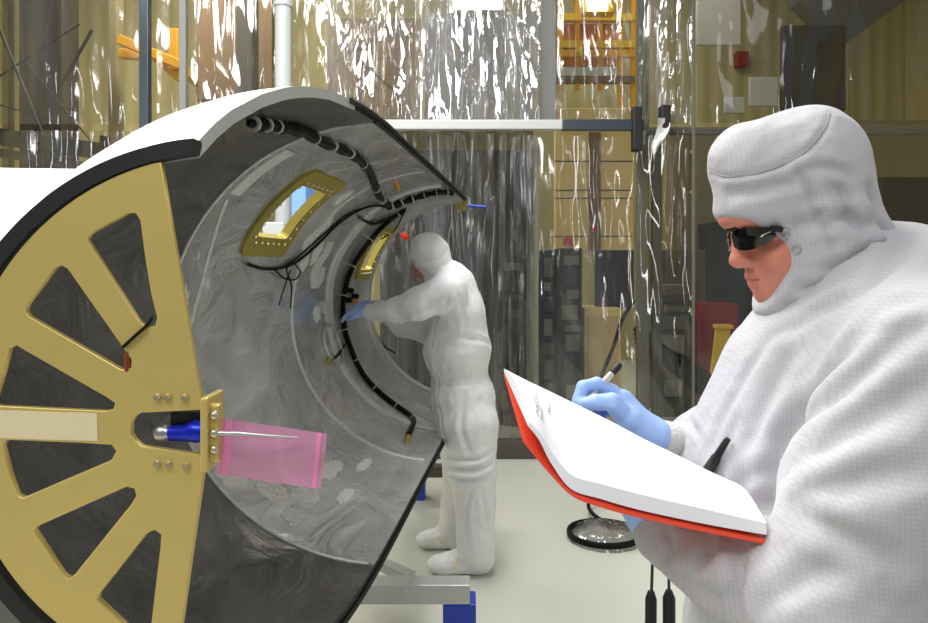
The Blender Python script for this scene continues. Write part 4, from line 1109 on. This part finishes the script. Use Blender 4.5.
f = SDF((-.38, 3.35, 1.35), (-.02, 3.65, 1.72), .006)
f.ell(S(430, 255), (.080, .068, .085), .02); f.ell(S(424, 268), (.052, .052, .058), .02); f.ell(S(414, 266), (.012, .011, .016), .008)
f.ell(S(418, 275), (.02, .022, .016), .01); f.cone(S(432, 268), S(442, 282), .05, .055, .02)
wh = f.mesh(1).main_piece().build('head', M['skin'], wk)
MB().ball(S(416, 261, 3.465), .012).build('eye', mat('eye_dark', (60, 50, 45), .3), wh, True); MB().ball(S(416, 261, 3.53), .012).build('eye', mat('eye_dark', (60, 50, 45), .3), wh, True)
def far_hand(w, d, up, spread):
    """simple five-finger glove from wrist w pointing along d"""
    w = Vector(w); d = Vector(d).normalized(); up = Vector(up).normalized(); sd = d.cross(up).normalized()
    k = w+d*.085
    palm = [(w-d*.02, w+d*.01, .036, .030)]+[(w, k+sd*e, .028, .018) for e in (-.025, 0, .025)]
    fg = []
    for e, ln in ((-.030, .07), (-.010, .08), (.010, .078), (.030, .06)):
        a = k+sd*e; fg.append(([a, a+d*ln*.45-up*.008, a+d*ln*.75-up*.026, a+d*ln*.95-up*.045], [.0115, .0105, .0095, .0085]))
    a = w+d*.03-sd*.028*spread; fg.append(([a, a+d*.03-sd*.022*spread-up*.01, a+d*.06-sd*.02*spread-up*.025], [.015, .0125, .010]))
    return hand(fg, palm, .0035)
far_hand(S(370, 312, 3.53), (-1, .45, .0), (0, -.3, 1), 1).build('glove', M['glove'], wk)
far_hand(S(377, 307, 3.70), (-1, .25, .12), (0, -.3, 1), -1).build('glove', M['glove'], wk)
for a, b in ((S(377, 313, 3.50), S(369, 312, 3.535)), (S(383, 309, 3.70), S(376, 307, 3.70))):
    MB().tube([a, b], [.048, .042], 16).build('cuff', M['suit_plain'], wk, True)
# overshoes
def shoe(toe, heel, Y, nm='shoe_cover'):
    t, hl_ = Vector(P(*toe, Y)), Vector(P(*heel, Y)); z = .0
    g = SDF((min(t.x, hl_.x)-.12, Y-.14, -.01), (max(t.x, hl_.x)+.12, Y+.14, .26), .006)
    g.cone((t.x+.06, Y, .042), (hl_.x-.04, Y, .05), .042, .05, .02); g.cone((t.x+.12, Y, .055), (hl_.x-.05, Y, .10), .05, .075, .03)
    g.ell((t.x+.07, Y, .045), (.075, .055, .042), .02)
    g.mesh(1); g.wrinkle(.004, 22, (1, 1, 1), 4.); g.V[:, 2] = np.maximum(g.V[:, 2], .001)
    o = g.build(nm, M['suit_plain'], wk)
    pts = [Vector((t.x+.135+.02*math.cos(a), Y+.056*math.cos(a)*0-.058*math.sin(a), .062+.052*math.cos(a))) for a in np.linspace(-1.9, 1.9, 13)]
    MB().tube(pts, .006, 6).build('strap', M['pale'], o, True)
shoe((428, 570), (490, 570), 3.43); shoe((417, 545), (464, 545), 3.74)
